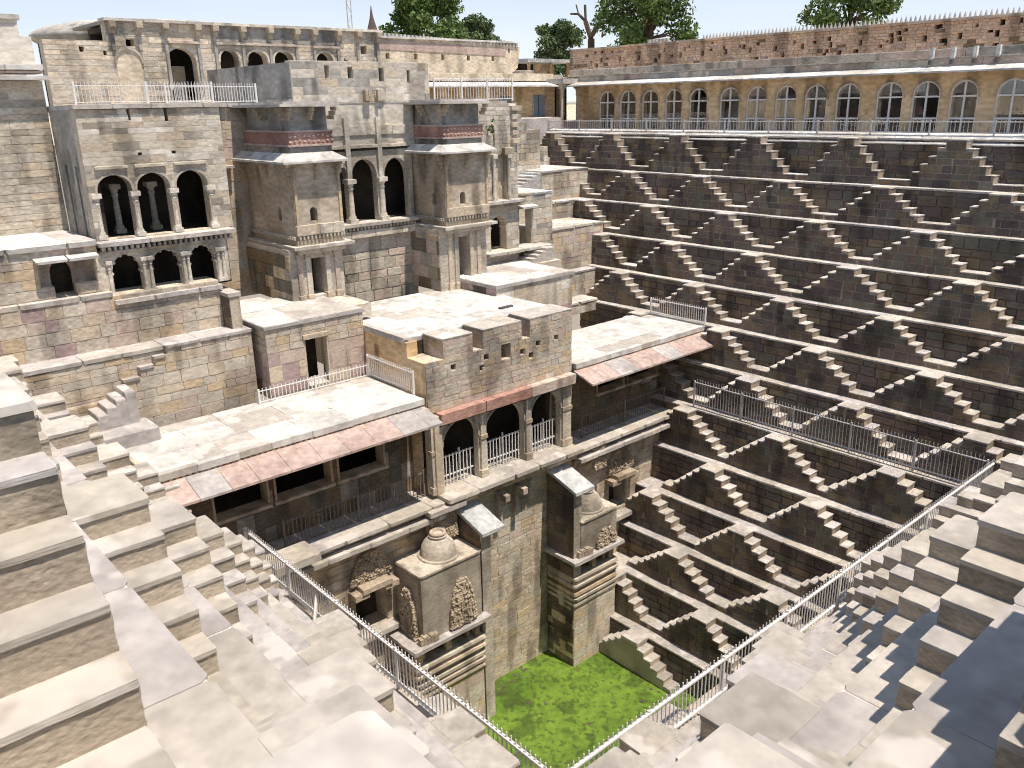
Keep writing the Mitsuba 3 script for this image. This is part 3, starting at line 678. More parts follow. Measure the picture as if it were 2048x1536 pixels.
# ---------------------------------------------------------------- three-arched loggia block at upper left, cusped arcade below it
t = thing('loggia_block', 'tall weathered stone block, three arched openings above a cusped arcade, upper left', 'building')
A = [arch(c, w, -1.98, -.62, -.16, point=.15) for c, w in ((7.98, .98), (9.1, .98), (10.27, .98))]
ho = unary_union(A + [sbox(7.5, -1.98, 8.46, -1.2), sbox(8.62, -1.98, 9.58, -1.2), sbox(9.79, -1.98, 10.75, -1.2)])
small = unary_union([sbox(x - .06, z - .06, x + .06, z + .06) for x, z in ((8.2, .33), (8.85, .38), (9.85, .38))] + [sbox(9.72, 1.25, 9.82, 1.72), sbox(8.65, 1.35, 8.74, 1.7)])
face = sbox(7.25, -2.0, 11.42, 1.66)
add(t, 'front', prism(face.difference(unary_union([ho, small])), 'y', 26.53, 26.95), 'mortar_buff')
nstone(t, face.difference(unary_union([ho.buffer(.05), small, sbox(7.45, -.2, 10.85, .12)])), 26.53, ['buff_e', 'plaster', 'buff_c', 'buff_e', 'weather', 'buff_a'], 81, course=(.14, .24), ln=(.3, .8), proud=.011, joint=.008)
for a in A: add(t, 'arch_ring', prism(a.buffer(.06).difference(a).intersection(sbox(0, -.65, 30, 1)), 'y', 26.5, 26.6), 'buff_c')
for x0, x1 in ((7.5, 8.42), (8.62, 9.54), (9.78, 10.8)): piece(t, 'lintel', x0, x1, 26.42, 26.6, .02, .1, 'buff_e')
for x in (7.44, 8.54, 9.68, 10.84): column(t, x, 26.6, -1.98, -.66, .085, 'plaster')
for x in (8.3, 9.4): column(t, x, 27.7, -1.98, -.5, .1, 'buff_c')
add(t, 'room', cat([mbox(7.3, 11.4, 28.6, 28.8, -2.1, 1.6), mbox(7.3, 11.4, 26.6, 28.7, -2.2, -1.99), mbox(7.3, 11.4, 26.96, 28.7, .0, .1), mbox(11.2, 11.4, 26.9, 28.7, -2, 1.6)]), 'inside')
add(t, 'end_wall', prism(unary_union([sbox(26.53, -2.0, 27.3, 1.66), sbox(27.5, -2.0, 28.3, 1.66), sbox(28.5, -2.0, 29.2, 1.66), sbox(26.6, .1, 29.2, 1.66)]), 'x', 7.26, 7.5), 'plaster_grey')
add(t, 'end_wall_back', mbox(7.5, 7.7, 26.9, 29.2, -2, 1.66), 'inside')
run(t, 'ledge_slab', 7.15, 11.3, 26.0, 26.9, -2.13, -2.0, PALE)
dentils(t, 7.2, 11.25, 26.08, 26.3, -2.26, -2.15, .16, 'buff_c')
run(t, 'moulding', 7.2, 11.2, 26.12, 26.5, -2.34, -2.27, BUFF)
C = [cusped(c, w, -3.62, -2.95, -2.42) for c, w in ((7.87, .86), (9.04, .9), (10.17, .84))]
ch = unary_union([biggest(c) for c in C])
add(t, 'arcade_front', prism(sbox(7.1, -3.62, 11.0, -2.33).difference(ch), 'y', 26.23, 26.5), 'buff_e')
for x in (7.36, 8.36, 8.55, 9.56, 9.7, 10.66, 10.82): column(t, x, 26.2, -3.62, -2.55, .055, 'plaster')
add(t, 'arcade_room', cat([mbox(7.0, 11.0, 27.6, 27.8, -3.7, -2.3), mbox(7.0, 11.0, 26.5, 27.7, -3.75, -3.63), mbox(10.9, 11.05, 26.3, 27.6, -3.7, -2.3)]), 'inside')
run(t, 'deck_edge', 7.2, 11.5, 26.42, 27.2, 1.67, 1.80, PALE)
add(t, 'deck', mbox(7.3, 11.4, 27.1, 37.0, 1.6, 1.78), 'pale_b')
add(t, 'deck', mbox(11.4, 15.3, 30.9, 37.0, 1.6, 1.78), 'pale_b')
t = thing('door_bay', 'low wall with dark arched door under two white slabs beside the cusped arcade', 'wall')
dr_ = arch(6.13, .58, -3.42, -2.75, -2.4)
rec = sbox(5.5, -3.08, 7.0, -2.3)
add(t, 'front', prism(sbox(-1, -3.42, 7.12, -2.02).difference(unary_union([rec, dr_])), 'y', 26.23, 26.5), 'mortar_buff')
nstone(t, sbox(-.9, -3.4, 7.1, -2.05).difference(unary_union([rec, dr_]).buffer(.03)), 26.23, BUFF + ['buff_b'], 82, course=(.18, .32), ln=(.4, 1.0), proud=.02)
add(t, 'recess', prism(sbox(5.45, -3.42, 7.05, -2.25).difference(dr_), 'y', 26.5, 26.62), 'buff_d')
add(t, 'doorway', mbox(5.5, 6.9, 27.1, 27.2, -3.5, -2.1), 'inside')
for x0, x1 in ((5.42, 6.22), (6.26, 7.06)): piece(t, 'eave_slab', x0, x1, 25.82, 26.5, -2.32, -2.24, 'roof_white', None, 0, 9)
run(t, 'ledge_slab', -.9, 7.15, 26.1, 29.3, -2.05, -1.9, ['pale_b', 'pale_a', 'roof_white'])
t = thing('side_wall', 'plain buff masonry wall with two white eave bands at the far left edge', 'wall')
add(t, 'core', mbox(-2, 7.24, 29.23, 30.0, -2.1, 2.5), 'mortar_buff')
nstone(t, sbox(3.0, -1.95, 7.22, 2.2), 29.23, ['buff_e', 'buff_c', 'buff_e', 'buff_c', 'weather', 'buff_a'], 83, course=(.16, .3), ln=(.4, 1.0), proud=.02)
run(t, 'eave_slab', 2.0, 7.35, 28.75, 30.0, 2.52, 2.64, ['roof_white']); run(t, 'band', 2.0, 7.3, 29.05, 30.0, 2.7, 2.78, ['buff_d']); run(t, 'band', 2.0, 7.3, 28.95, 30.0, 2.8, 2.95, ['roof_white'])
add(t, 'upper_wall', mbox(2, 7.25, 29.6, 30.2, 2.9, 3.75), 'plaster')
t = thing('grey_tower', 'pale grey plastered block at the top left corner', 'building')
add(t, 'walls', mbox(2.0, 7.75, 33.0, 35.0, 2, 4.55), 'plaster'); piece(t, 'cornice', 1.9, 7.85, 32.9, 35.1, 4.5, 4.66, 'plaster_grey')
railing('railing', 'thin white railing on the deck edge above the three-arched loggia', (7.35, 26.6), (11.3, 26.6), 1.8, h=.55, pick=.10, over=.06, rr=.010, rails=(.1, .9), pr=.006)
railing('railing', 'thin white railing on the deck in front of the tall arched doorway and dark screen', (11.4, 30.7), (14.7, 30.7), 1.8, h=.62, pick=.10, over=.06, rr=.012, rails=(.1, .9), pr=.008)
railing('railing', 'tall thin white railing above the right balcony tower', (21.5, 28.9), (25.7, 28.9), 1.75, h=.85, pick=.14, over=.02, rr=.014, rails=(.05, .99), pr=.009, post=1.4)

# ---------------------------------------------------------------- the two balcony towers and the arcade between them
def off(P, d): return P.buffer(d, join_style=2)
def offpts(P, d):
    c = np.array(P.exterior.coords)[:-1]
    e = np.roll(c, -1, 0) - c
    e /= np.linalg.norm(e, axis=1)[:, None]
    nn = np.c_[e[:, 1], -e[:, 0]]
    n0 = np.roll(nn, 1, 0)
    m = nn + n0
    return c + m * (d * 2 / (m ** 2).sum(1))[:, None] * 1.0
def loft(P, d0, z0, d1, z1, th):
    a, b = offpts(P, d0), offpts(P, d1)
    n = len(a)
    v = np.vstack([np.c_[a, np.full(n, z0)], np.c_[b, np.full(n, z1)], np.c_[a, np.full(n, z0 - th)], np.c_[b, np.full(n, z1 - th)]])
    f = []
    for i in range(n):
        j = (i + 1) % n
        f += [[i, i + n, j + n], [i, j + n, j], [i + 2 * n, j + 3 * n, i + 3 * n], [i + 2 * n, j + 2 * n, j + 3 * n], [i + n, i + 3 * n, j + 3 * n], [i + n, j + 3 * n, j + n]]
    return trimesh.Trimesh(v, f, process=False)
def minus(m, cuts): return trimesh.boolean.difference([m] + cuts, engine='manifold')
def tower(plan, x0, x1, zb, wins, doorx, label, seed):
    t = thing('balcony_tower', label, 'tower', 'balcony towers of the palace front')
    P = Polygon(plan)
    # lower storey with its door between pilasters
    low = sbox(x0 - .32, 27.12, x1 - .05, plan[-1][1])
    lm = prism(low, 'z', zb, -3.12)
    cut = mbox(doorx - .27, doorx + .27, 26.5, 28.2, zb + .2, -3.5)
    add(t, 'lower_wall', minus(lm, [cut]), 'buff_c')
    add(t, 'doorway', mbox(doorx - .4, doorx + .4, 28.0, 28.1, zb, -3.3), 'inside')
    for dx in (-.75, -.42, .36, .74):
        x = doorx + dx
        if not x0 - .1 < x < x1: continue
        p = sub(t, 'pilaster'); scene[p] = mikit.ply(mbox(x - .09, x + .09, 27.06, 27.3, zb + .1, -3.3), rng.choice(['buff_e', 'buff_d', 'buff_a']))
        piece(p, 'base', x - .13, x + .13, 27.0, 27.3, zb, zb + .28, 'buff_a'); piece(p, 'capital', x - .13, x + .13, 27.0, 27.3, -3.45, -3.3, 'carved')
    add(t, 'string_course', prism(off(P, .02), 'z', -3.3, -3.12), 'buff_e')
    add(t, 'ledge', prism(off(P, .28), 'z', -3.11, -3.0), 'pale_c')
    add(t, 'frieze', prism(off(P, .02), 'z', -3.0, -2.78), 'carved')
    cs = np.array(P.exterior.coords)
    for a, b in zip(cs[:-1], cs[1:]):
        L = np.linalg.norm(b - a); d = (b - a) / L; nn = np.array([d[1], -d[0]])
        if nn[1] > .3: continue
        for i in range(int(L / .15)):
            q = a + d * (i + .5) * .15 + nn * .05
            piece(t, 'dentil', q[0] - .035, q[0] + .035, q[1] - .05, q[1] + .05, -2.79, -2.68, 'buff_c', CUBE, math.degrees(math.atan2(d[1], d[0])))
    bm = prism(P, 'z', -2.78, -.02)
    cuts = []
    for wx, wy, rot in wins:
        c = trimesh.util.concatenate([trimesh.creation.box([.28, 1.0, .36])])
        cyl = trimesh.creation.cylinder(.14, 1.0, sections=12); cyl.apply_transform(trimesh.transformations.rotation_matrix(PI / 2, [1, 0, 0])); cyl.apply_translation([0, 0, .18])
        for m in (c, cyl):
            m.apply_transform(trimesh.transformations.rotation_matrix(math.radians(rot), [0, 0, 1])); m.apply_translation([wx, wy, -2.02]); cuts.append(m)
    add(t, 'body', minus(bm, cuts), 'tower_stone')
    # plinth blocks and panel frames on the front face
    run(t, 'parapet_stone', x0 - .02, x1 + .02, 26.9, 27.05, -2.66, -2.3, ['buff_e', 'buff_a'], (.5, .9))
    for x in (x0 + .02, x1 - .1): piece(t, 'corner_shaft', x, x + .1, 26.93, 27.05, -2.66, -.35, 'buff_b')
    # carved brackets under the eave
    for a, b in zip(cs[:-1], cs[1:]):
        L = np.linalg.norm(b - a); d = (b - a) / L; nn = np.array([d[1], -d[0]])
        if nn[1] > .3: continue
        for f_ in (.04, .5, .96):
            q = a + d * L * f_
            for i in range(4):
                w = .07 + .09 * i
                c = q + nn * w * .5
                piece(t, 'bracket', c[0] - .06, c[0] + .06, c[1] - w / 2, c[1] + w / 2, -.78 + .16 * i, -.64 + .16 * i, 'carved', None, math.degrees(math.atan2(d[1], d[0])))
    PE = sbox(x0, 27.0, x1 - .32, plan[-1][1])
    PE = Polygon([(x0, 27.0), (x1 - .32, 27.0), (x1 - .32, plan[-1][1]), (x0, plan[-1][1])])
    add(t, 'eave', loft(PE, .1, .14, .48, -.12, .07), 'roof_white')
    add(t, 'neck', prism(off(P, -.12), 'z', -.04, .36), 'plaster_grey')
    add(t, 'red_rail', prism(off(P, -.02), 'z', .34, .40), 'slab_rose')
    add(t, 'red_band', prism(off(P, -.08), 'z', .40, .80), 'red_stone')
    r = random.Random(seed)
    tx = np.linspace(x0 + .12, x1 - .12, int((x1 - x0) / .17))
    ms = []
    for i, x in enumerate(tx):
        for zz in (.5, .68):
            b = trimesh.creation.icosphere(0, .05) if (i + int(zz * 10)) % 2 else trimesh.creation.box([.09, .04, .05])
            b.apply_translation([x, 27.06, zz + r.uniform(-.03, .03)]); ms.append(b)
    add(t, 'band_carving', cat(ms), 'slab_rose')
    add(t, 'upper_wall', prism(off(P, -.2), 'z', .8, 1.62), 'plaster_grey')
    add(t, 'upper_rail', prism(off(P, -.05), 'z', .80, .86), 'slab_rose')
    for a, b in zip(cs[:-1], cs[1:]):
        L = np.linalg.norm(b - a); d = (b - a) / L; nn = np.array([d[1], -d[0]])
        if nn[1] > .3: continue
        for f_ in (.05, .5, .95):
            q = a + d * L * f_
            for i in range(3):
                c = q + nn * (-.05 + .09 * i)
                piece(t, 'cap_bracket', c[0] - .05, c[0] + .05, c[1] - .12, c[1] + .12, 1.2 + .14 * i, 1.33 + .14 * i, 'carved', None, math.degrees(math.atan2(d[1], d[0])))
    add(t, 'cap', prism(off(PE, .34), 'z', 1.63, 1.72), 'pale_a')
    add(t, 'cap_top', prism(off(P, .1), 'z', 1.72, 1.80), 'pale_b')
    # bare masonry of the lower angled face
    wstone(t, sbox(27.14, zb, plan[-1][1], -3.32), x0 - .32, ['weather', 'buff_b', 'brown_d', 'buff_d', 'brown_c'], seed, course=(.35, .55), ln=(.5, .9), proud=.03)
    return t
PL = [(13.88, 27.0), (15.72, 27.0), (15.72, 30.6), (13.88, 30.6)]
PR = [(20.4, 27.0), (22.55, 27.0), (22.55, 29.6), (20.4, 29.6)]
tl = tower(PL, 13.88, 15.72, -5.05, [(14.6, 27.0, 0), (13.88, 28.14, -90)], 14.66, 'left balcony tower with red carved band, white slab eave and dark doorway below', 91)
tr = tower(PR, 20.4, 22.55, -5.6, [(21.26, 27.0, 0), (20.4, 27.77, -90)], 21.33, 'right balcony tower with red carved band, white slab eave and column base below', 92)
# the angled back wall beside the left tower
t = thing('recess_wall', 'shadowed buff wall with a dark slit between the loggia block and the left balcony tower', 'wall')
sl = sbox(12.75, -2.3, 13.15, -.45)
add(t, 'core', prism(sbox(11.3, -5.2, 14.2, 1.7).difference(sl), 'y', 30.5, 31.0), 'mortar_buff')
add(t, 'slit_back', mbox(12.0, 13.8, 31.1, 31.2, -3, 0), 'inside')
nstone(t, sbox(11.42, -4.9, 13.9, 1.65).difference(sl.buffer(.02)), 30.5, ['buff_c', 'buff_b', 'buff_a', 'buff_d'], 93, course=(.25, .45), ln=(.4, .9), proud=.02)
piece(t, 'slab', 12.6, 13.3, 30.1, 30.6, -.42, -.34, 'pale_a')
run(t, 'deck_edge', 11.4, 13.9, 30.3, 31.0, 1.67, 1.79, PALE)

t = thing('arcade_wall', 'pale wall between the balcony towers, dark arches with columns above rough masonry', 'building')
A = [arch(16.78, 1.0, -2.72, -1.15, -.42, point=.2), arch(18.0, 1.16, -2.72, -1.15, -.34, point=.2), arch(19.5, 1.16, -2.72, -1.15, -.36, point=.2)]
ho = unary_union(A)
add(t, 'arch_wall', prism(sbox(16.0, -2.72, 20.3, .08).difference(ho), 'y', 29.03, 29.35), 'buff_e')
for a in A: add(t, 'arch_ring', prism(a.buffer(.07).difference(a).intersection(sbox(0, -1.2, 40, 1)), 'y', 28.98, 29.1), 'buff_c')
for x in (17.32, 18.75): column(t, x, 28.98, -2.72, -1.05, .12, 'plaster')
for x in (17.32, 18.75): piece(t, 'rib', x - .1, x + .1, 28.9, 29.1, -1.05, 1.2, 'plaster')
add(t, 'room', cat([mbox(15.7, 22.6, 30.6, 30.8, -2.9, .2), mbox(15.7, 22.6, 29.36, 30.7, -2.95, -2.73), mbox(15.7, 22.6, 29.36, 30.7, .1, .2), mbox(22.3, 22.5, 29.7, 30.7, -2.9, .2)]), 'inside')
add(t, 'upper_wall', mbox(16.0, 20.5, 29.05, 29.6, .1, 1.72), 'plaster')
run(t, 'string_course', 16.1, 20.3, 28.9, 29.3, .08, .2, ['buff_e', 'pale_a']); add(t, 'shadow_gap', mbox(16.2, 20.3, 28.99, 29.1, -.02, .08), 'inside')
run(t, 'panel_rail', 16.2, 20.2, 28.98, 29.1, .55, .9, ['plaster', 'buff_e'], (.9, 1.4))
run(t, 'ledge_slab', 16.0, 20.3, 28.62, 29.4, -2.86, -2.73, PALE); dentils(t, 16.1, 20.2, 28.72, 28.95, -2.99, -2.88, .17, 'buff_c')
run(t, 'moulding', 16.0, 20.3, 28.75, 29.2, -3.3, -3.02, ['buff_c', 'buff_e'])
add(t, 'core', mbox(15.9, 20.3, 29.05, 29.6, -7, -3.3), 'mortar_buff')
nstone(t, sbox(16.1, -6.3, 20.25, -3.32), 29.05, ['buff_c', 'weather', 'buff_a', 'buff_d', 'buff_c', 'weather'], 95, course=(.3, .55), ln=(.45, 1.0), proud=.05, joint=.03)
r_ = trimesh.creation.cylinder(.24, .1, sections=20); r_.apply_transform(trimesh.transformations.rotation_matrix(PI / 2, [1, 0, 0])); r_.apply_translation([18.95, 28.98, 2.02])
t = thing('parapet_block', 'weathered parapet block above the arcade, its left side a dark grey plastered screen', 'wall')
cr = unary_union([sbox(x - w, z0, x + w, z1) for x, w, z0, z1 in ((16.75, .1, 2.6, 3.05), (17.75, .13, 2.55, 3.0), (19.1, .12, 2.5, 2.98), (20.35, .07, 2.45, 3.0))])
add(t, 'front', prism(sbox(15.3, 1.72, 21.35, 3.2).difference(cr), 'y', 29.02, 29.4), 'plaster')
nstone(t, sbox(15.32, 1.76, 21.33, 3.18).difference(cr.buffer(.02)), 29.02, ['buff_c', 'buff_e', 'plaster', 'plaster_grey', 'buff_a'], 96, course=(.24, .36), ln=(.7, 1.5), proud=.012, joint=.008)
add(t, 'slot_back', mbox(15.4, 21.3, 29.5, 29.6, 1.8, 3.15), 'inside')
add(t, 'screen', mbox(15.26, 15.42, 29.02, 36.2, 1.6, 3.14), 'plaster_grey')
add(t, 'screen_kerb', mbox(15.1, 15.26, 29.0, 36.0, 1.6, 1.9), 'plaster_grey')
add(t, 'rosette', r_, 'buff_c')
for x in (18.2, 18.35, 18.75): piece(t, 'broken_bracket', x, x + .14, 28.8, 29.03, 1.75 + .2 * (x % .3), 2.2, 'carved')
add('arcade_wall', 'deck', mbox(15.4, 26.0, 29.6, 37.0, 1.55, 1.72), 'pale_b')

# ---------------------------------------------------------------- palace front on the upper deck
t = thing('palace_wing', 'long buff palace front on the upper deck with a tall archway and arch heads', 'building')
dr_ = arch(14.6, 1.25, 1.75, 3.45, 4.02, point=.1)
AA = [arch(16.68, .84, 2.4, 3.55, 4.0, point=.25), arch(17.97, .94, 2.4, 3.55, 3.98, point=.25), arch(19.23, .94, 2.4, 3.58, 4.0, point=.25), arch(21.3, .9, 2.4, 3.55, 4.0, point=.25)]
sq = unary_union([sbox(12.46, 4.05, 12.8, 4.32), sbox(10.68, 3.8, 10.86, 4.0), sbox(11.55, 3.7, 11.67, 3.86), sbox(23.25, 3.98, 23.6, 4.33), sbox(22.35, 3.45, 22.5, 3.75)])
holes = unary_union([dr_, sq] + AA)
F = unary_union([sbox(9.42, 1.75, 11.75, 4.22), sbox(11.75, 1.75, 24.42, 4.95)])
add(t, 'front', prism(F.difference(holes), 'y', 37.02, 37.5), 'mortar_buff')
bl = arch(12.46, .98, 1.75, 3.45, 3.92)
nstone(t, F.difference(unary_union([holes.buffer(.03), bl.buffer(.06), sbox(16.0, 4.28, 22.3, 4.95)])), 37.02, ['buff_e', 'buff_a', 'buff_e', 'buff_c', 'cream_wall'], 97, course=(.16, .28), ln=(.4, .95), proud=.018)
add(t, 'blind_arch', prism(bl, 'y', 37.0, 37.1), 'cream_wall')
add(t, 'arch_ring', prism(bl.buffer(.08).difference(bl).intersection(sbox(0, 3.4, 40, 5)), 'y', 36.93, 37.1), 'buff_c')
for a in AA: add(t, 'arch_ring', prism(a.buffer(.08).difference(a).intersection(sbox(0, 3.5, 40, 5)), 'y', 36.95, 37.1), 'buff_e')
add(t, 'frieze', mbox(15.95, 22.2, 37.0, 37.3, 4.32, 4.93), 'plaster_grey')
for x0, x1, z in ((14.1, 15.4, 4.2), (16.1, 19.95, 4.2), (20.7, 22.1, 4.17)): run(t, 'lintel', x0, x1, 36.84, 37.2, z, z + .1, ['buff_c', 'buff_d'])
for x in (11.95, 12.98, 14.02, 15.36, 16.1, 17.33, 18.6, 19.88, 20.78, 22.02, 23.1, 24.2):
    z0 = 3.2 if x in (17.33, 18.6) else 2.4 if x > 13.5 else 3.9
    p = sub(t, 'rib'); scene[p] = mikit.ply(mbox(x - .06, x + .06, 36.9, 37.05, z0, 4.9), 'plaster_grey')
    piece(p, 'bracket', x - .13, x + .13, 36.66, 37.1, 4.72, 4.95, 'carved'); piece(p, 'bracket', x - .09, x + .09, 36.76, 37.1, 4.5, 4.72, 'carved')
add(t, 'rooms', cat([mbox(11.8, 24.3, 39.2, 39.4, 1.7, 4.8), mbox(9.5, 11.8, 37.52, 38, 1.7, 4.1), mbox(15.9, 16.1, 37.5, 39.2, 1.7, 4.8), mbox(13.6, 13.8, 37.5, 39.2, 1.7, 4.8), mbox(11.8, 24.3, 37.5, 39.3, 4.6, 4.8)]), 'inside')
add(t, 'lit_passage', mbox(14.75, 15.3, 38.6, 38.8, 1.7, 3.4), 'cream_wall')
run(t, 'cornice', 11.7, 24.5, 36.8, 37.6, 4.95, 5.06, ['plaster', 'pale_a'])
add(t, 'roof', mbox(11.7, 24.4, 37.4, 41.0, 4.85, 4.97), 'plaster_grey')
# low grey dome roof behind it
t = thing('roof_dome', 'low grey domed roof rising behind the left part of the palace front', 'roof')
dm = trimesh.creation.icosphere(3, 1.0); dm.apply_scale([6.0, 4.0, .9]); dm.apply_translation([17.0, 45, 4.9])
add(t, 'shell', dm, 'plaster_grey', smooth=40); add(t, 'drum', mbox(12.5, 21.5, 43, 47, 0, 5.2), 'plaster_grey')
t = thing('spire', 'small dark pointed spire above the right end of the palace front', 'spire')
add(t, 'spire', lathe([(0, 0), (.55, 0), (.5, .5), (.28, 1.2), (.3, 1.3), (.1, 2.0), (.02, 2.6), (0, 2.62)], 10, (29.2, 45, 4.5)), 'brown_b', smooth=30)
add(t, 'drum', mbox(28, 30.4, 44, 46, 0, 4.6), 'plaster')
t = thing('mast', 'tall slim steel lattice mast behind the palace front', 'mast')
for dx, dy in ((0, 0), (.35, 0), (.17, .3)): add(t, 'leg', tube((36.8 + dx, 60 + dy, 0), (36.8 + dx, 60 + dy, 16), .04, 5), 'grey_paint')
for i in range(20): add(t, 'brace', tube((36.8 + .35 * (i % 2), 60, 2 + .7 * i), (37.15 - .35 * (i % 2), 60, 2.7 + .7 * i), .025, 4), 'grey_paint')

# ---------------------------------------------------------------- right end of the palace: small storeys, ruins, stairs, ledges
t = thing('side_building', 'narrow two-storey palace end right of the right balcony tower, slim columns above a cusped arch', 'building')
c1 = biggest(cusped(24.42, .92, -4.62, -3.6, -3.1))
up = sbox(24.25, -2.4, 24.95, -.5)
add(t, 'front', prism(sbox(23.3, -5.3, 25.6, 1.62).difference(unary_union([c1, up])), 'y', 28.53, 29.0), 'mortar_buff')
nstone(t, sbox(23.3, -5.2, 25.58, 1.6).difference(unary_union([c1.buffer(.05), up.buffer(.05), sbox(23.3, -2.95, 25.6, -2.4)])), 28.53, ['buff_c', 'buff_e', 'buff_c', 'plaster'], 101, course=(.16, .27), ln=(.3, .7), proud=.02)
add(t, 'panel', mbox(24.2, 25.0, 28.75, 28.95, -2.5, -.4), 'cream_wall')
for x in (24.15, 24.98): column(t, x, 28.42, -2.4, -.45, .075, 'plaster')
piece(t, 'bracket', 24.7, 25.25, 28.3, 28.6, -.5, -.2, 'carved')
add(t, 'room', mbox(23.6, 25.4, 30.2, 30.3, -4.8, -3), 'inside')
run(t, 'ledge_slab', 23.4, 25.75, 28.15, 28.9, -2.55, -2.42, PALE); dentils(t, 23.5, 25.7, 28.25, 28.5, -2.68, -2.57, .17, 'buff_c')
run(t, 'floor_slab', 23.4, 27.3, 28.0, 29.2, -4.75, -4.62, PALE)
for i, z in enumerate((-.05, .3, .62, .95, 1.3)): piece(t, 'cornice', 25.2 + .05 * (i % 2), 25.75, 28.35 + .05 * (i % 2), 28.6, z, z + .2, rng.choice(BUFF))
t = thing('ruined_wall', 'weathered grey-buff wall with a doorway under a white slab and a dark window slot, beside the small stairs', 'wall')
dd = sbox(25.98, -4.62, 26.72, -2.98)
add(t, 'core', prism(sbox(25.58, -7.6, 28.1, -2.4).difference(dd), 'y', 28.9, 29.3), 'mortar_buff')
nstone(t, sbox(25.6, -6.2, 28.05, -2.42).difference(dd.buffer(.04, join_style=2)), 28.9, ['buff_c', 'plaster_grey', 'buff_a', 'buff_e', 'plaster'], 102, course=(.2, .38), ln=(.4, .9), proud=.03)
add(t, 'doorway', mbox(25.6, 27.2, 30.4, 30.5, -4.8, -2.5), 'inside')
run(t, 'coping', 25.58, 28.1, 28.85, 33.0, -2.41, -2.3, ['slab_grey', 'pale_b', 'buff_c'])
t4 = thing('ruined_wall', 'grey-buff upper wall with a dark window slot, behind the broad stair in the far right corner', 'wall')
ds = sbox(27.9, -1.6, 28.75, -.62)
add(t4, 'core', prism(sbox(25.5, -3.2, 31.5, .3).difference(ds), 'y', 33.3, 33.9), 'mortar_buff')
nstone(t4, sbox(25.5, -2.6, 31.4, .28).difference(ds.buffer(.03)), 33.3, ['buff_c', 'weather', 'buff_a', 'buff_e', 'plaster'], 118, course=(.2, .38), ln=(.4, .9), proud=.03)
add(t4, 'slot_back', mbox(27.5, 29.2, 34.2, 34.3, -2, 0), 'inside')
piece(t4, 'lintel', 27.8, 28.95, 33.05, 33.4, -.62, -.4, 'roof_white')
piece(t, 'eave_slab', 25.9, 26.85, 28.5, 29.0, -2.92, -2.82, 'roof_white', None, 0, 8)
piece(t4, 'loose_block', 28.2, 29.6, 33.2, 33.9, .3, .85, 'plaster_grey'); piece(t4, 'loose_block', 29.7, 30.6, 33.3, 33.9, .3, .68, 'buff_c')
s5 = thing('stone_stair', 'little flight of stone steps rising right to the dark slab-topped doorway', 'stairs')
for i in range(5): piece(s5, 'step', 25.3 + .28 * i, 27.0, 27.6 - .0 * i, 28.5, -5.3, -5.18 + .13 * i, rng.choice(PALE))
add(s5, 'base', mbox(23.3, 27.2, 27.4, 28.9, -7.5, -5.25), 'mortar_buff')
def shelf(label, x0, x1, y, z0, z1, depth, seed, stones=BUFF, xs=None):
    t = thing('terrace_wall', label, 'wall')
    add(t, 'core', mbox(x0, x1, y + .03, y + depth, z0, z1 - .1), 'mortar_buff')
    nstone(t, sbox(x0 + .02, z0, x1, z1 - .12), y + .03, stones, seed, course=(.25, .42), ln=(.4, 1.0), proud=.03)
    run(t, 'ledge_slab', x0, x1, y - .04, y + depth, z1 - .1, z1, PALE)
    return t
shelf('lowest lit terrace wall in the far right corner, beside the right gallery roof', 25.6, 29.6, 27.3, -8.0, -7.42, 2.0, 111)
shelf('lit terrace wall of big blocks in the far right corner, under the second lowest ledge', 25.3, 30.6, 28.32, -7.5, -6.2, 2.2, 112)
shelf('tall lit terrace wall of buff blocks in the far right corner, one violet course in it', 26.9, 31.7, 28.95, -6.2, -4.1, 4.2, 113, BUFF + ['violet_stone'])
shelf('small lit terrace wall below the stepped platform in the far right corner', 28.0, 32.7, 31.3, -4.2, -3.2, 3.5, 114)
tp = shelf('pale stepped platform high in the far right corner with a broad stair at its left end', 30.2, 33.7, 31.85, -3.3, -1.70, 3.4, 115)
for i in range(6): piece(tp, 'step', 28.2 + .36 * i, 30.6, 31.9, 33.2, -3.3, -2.42 + .13 * i, rng.choice(['pale_b', 'slab_grey']))
add(tp, 'stair_base', mbox(27.4, 30.3, 31.9, 35.2, -4.2, -2.5), 'buff_c')
t = thing('terrace_wall', 'topmost grey-buff masonry wall in the far right corner, stepping down to the platform', 'wall')
P = Polygon([(26.5, -2.6), (34.3, -2.6), (34.3, -1.3), (33.9, -1.3), (33.9, -.7), (33.2, -.7), (33.2, -.1), (31.0, -.1), (31.0, .35), (28.5, .35), (28.5, .75), (26.5, .75)])
add(t, 'core', prism(P, 'y', 35.23, 36.4), 'mortar_buff')
nstone(t, P.buffer(-.02, join_style=2), 35.23, ['buff_c', 'plaster', 'buff_e', 'plaster_grey'], 116, course=(.2, .36), ln=(.4, .95), proud=.03)
run(t, 'coping', 31.0, 33.2, 35.15, 36.4, -.1, .0, PALE); run(t, 'coping', 28.5, 31.0, 35.15, 36.4, .35, .45, PALE)
add(t, 'fill', mbox(26.0, 36.0, 36.3, 39, -.6, .78), 'pale_b')

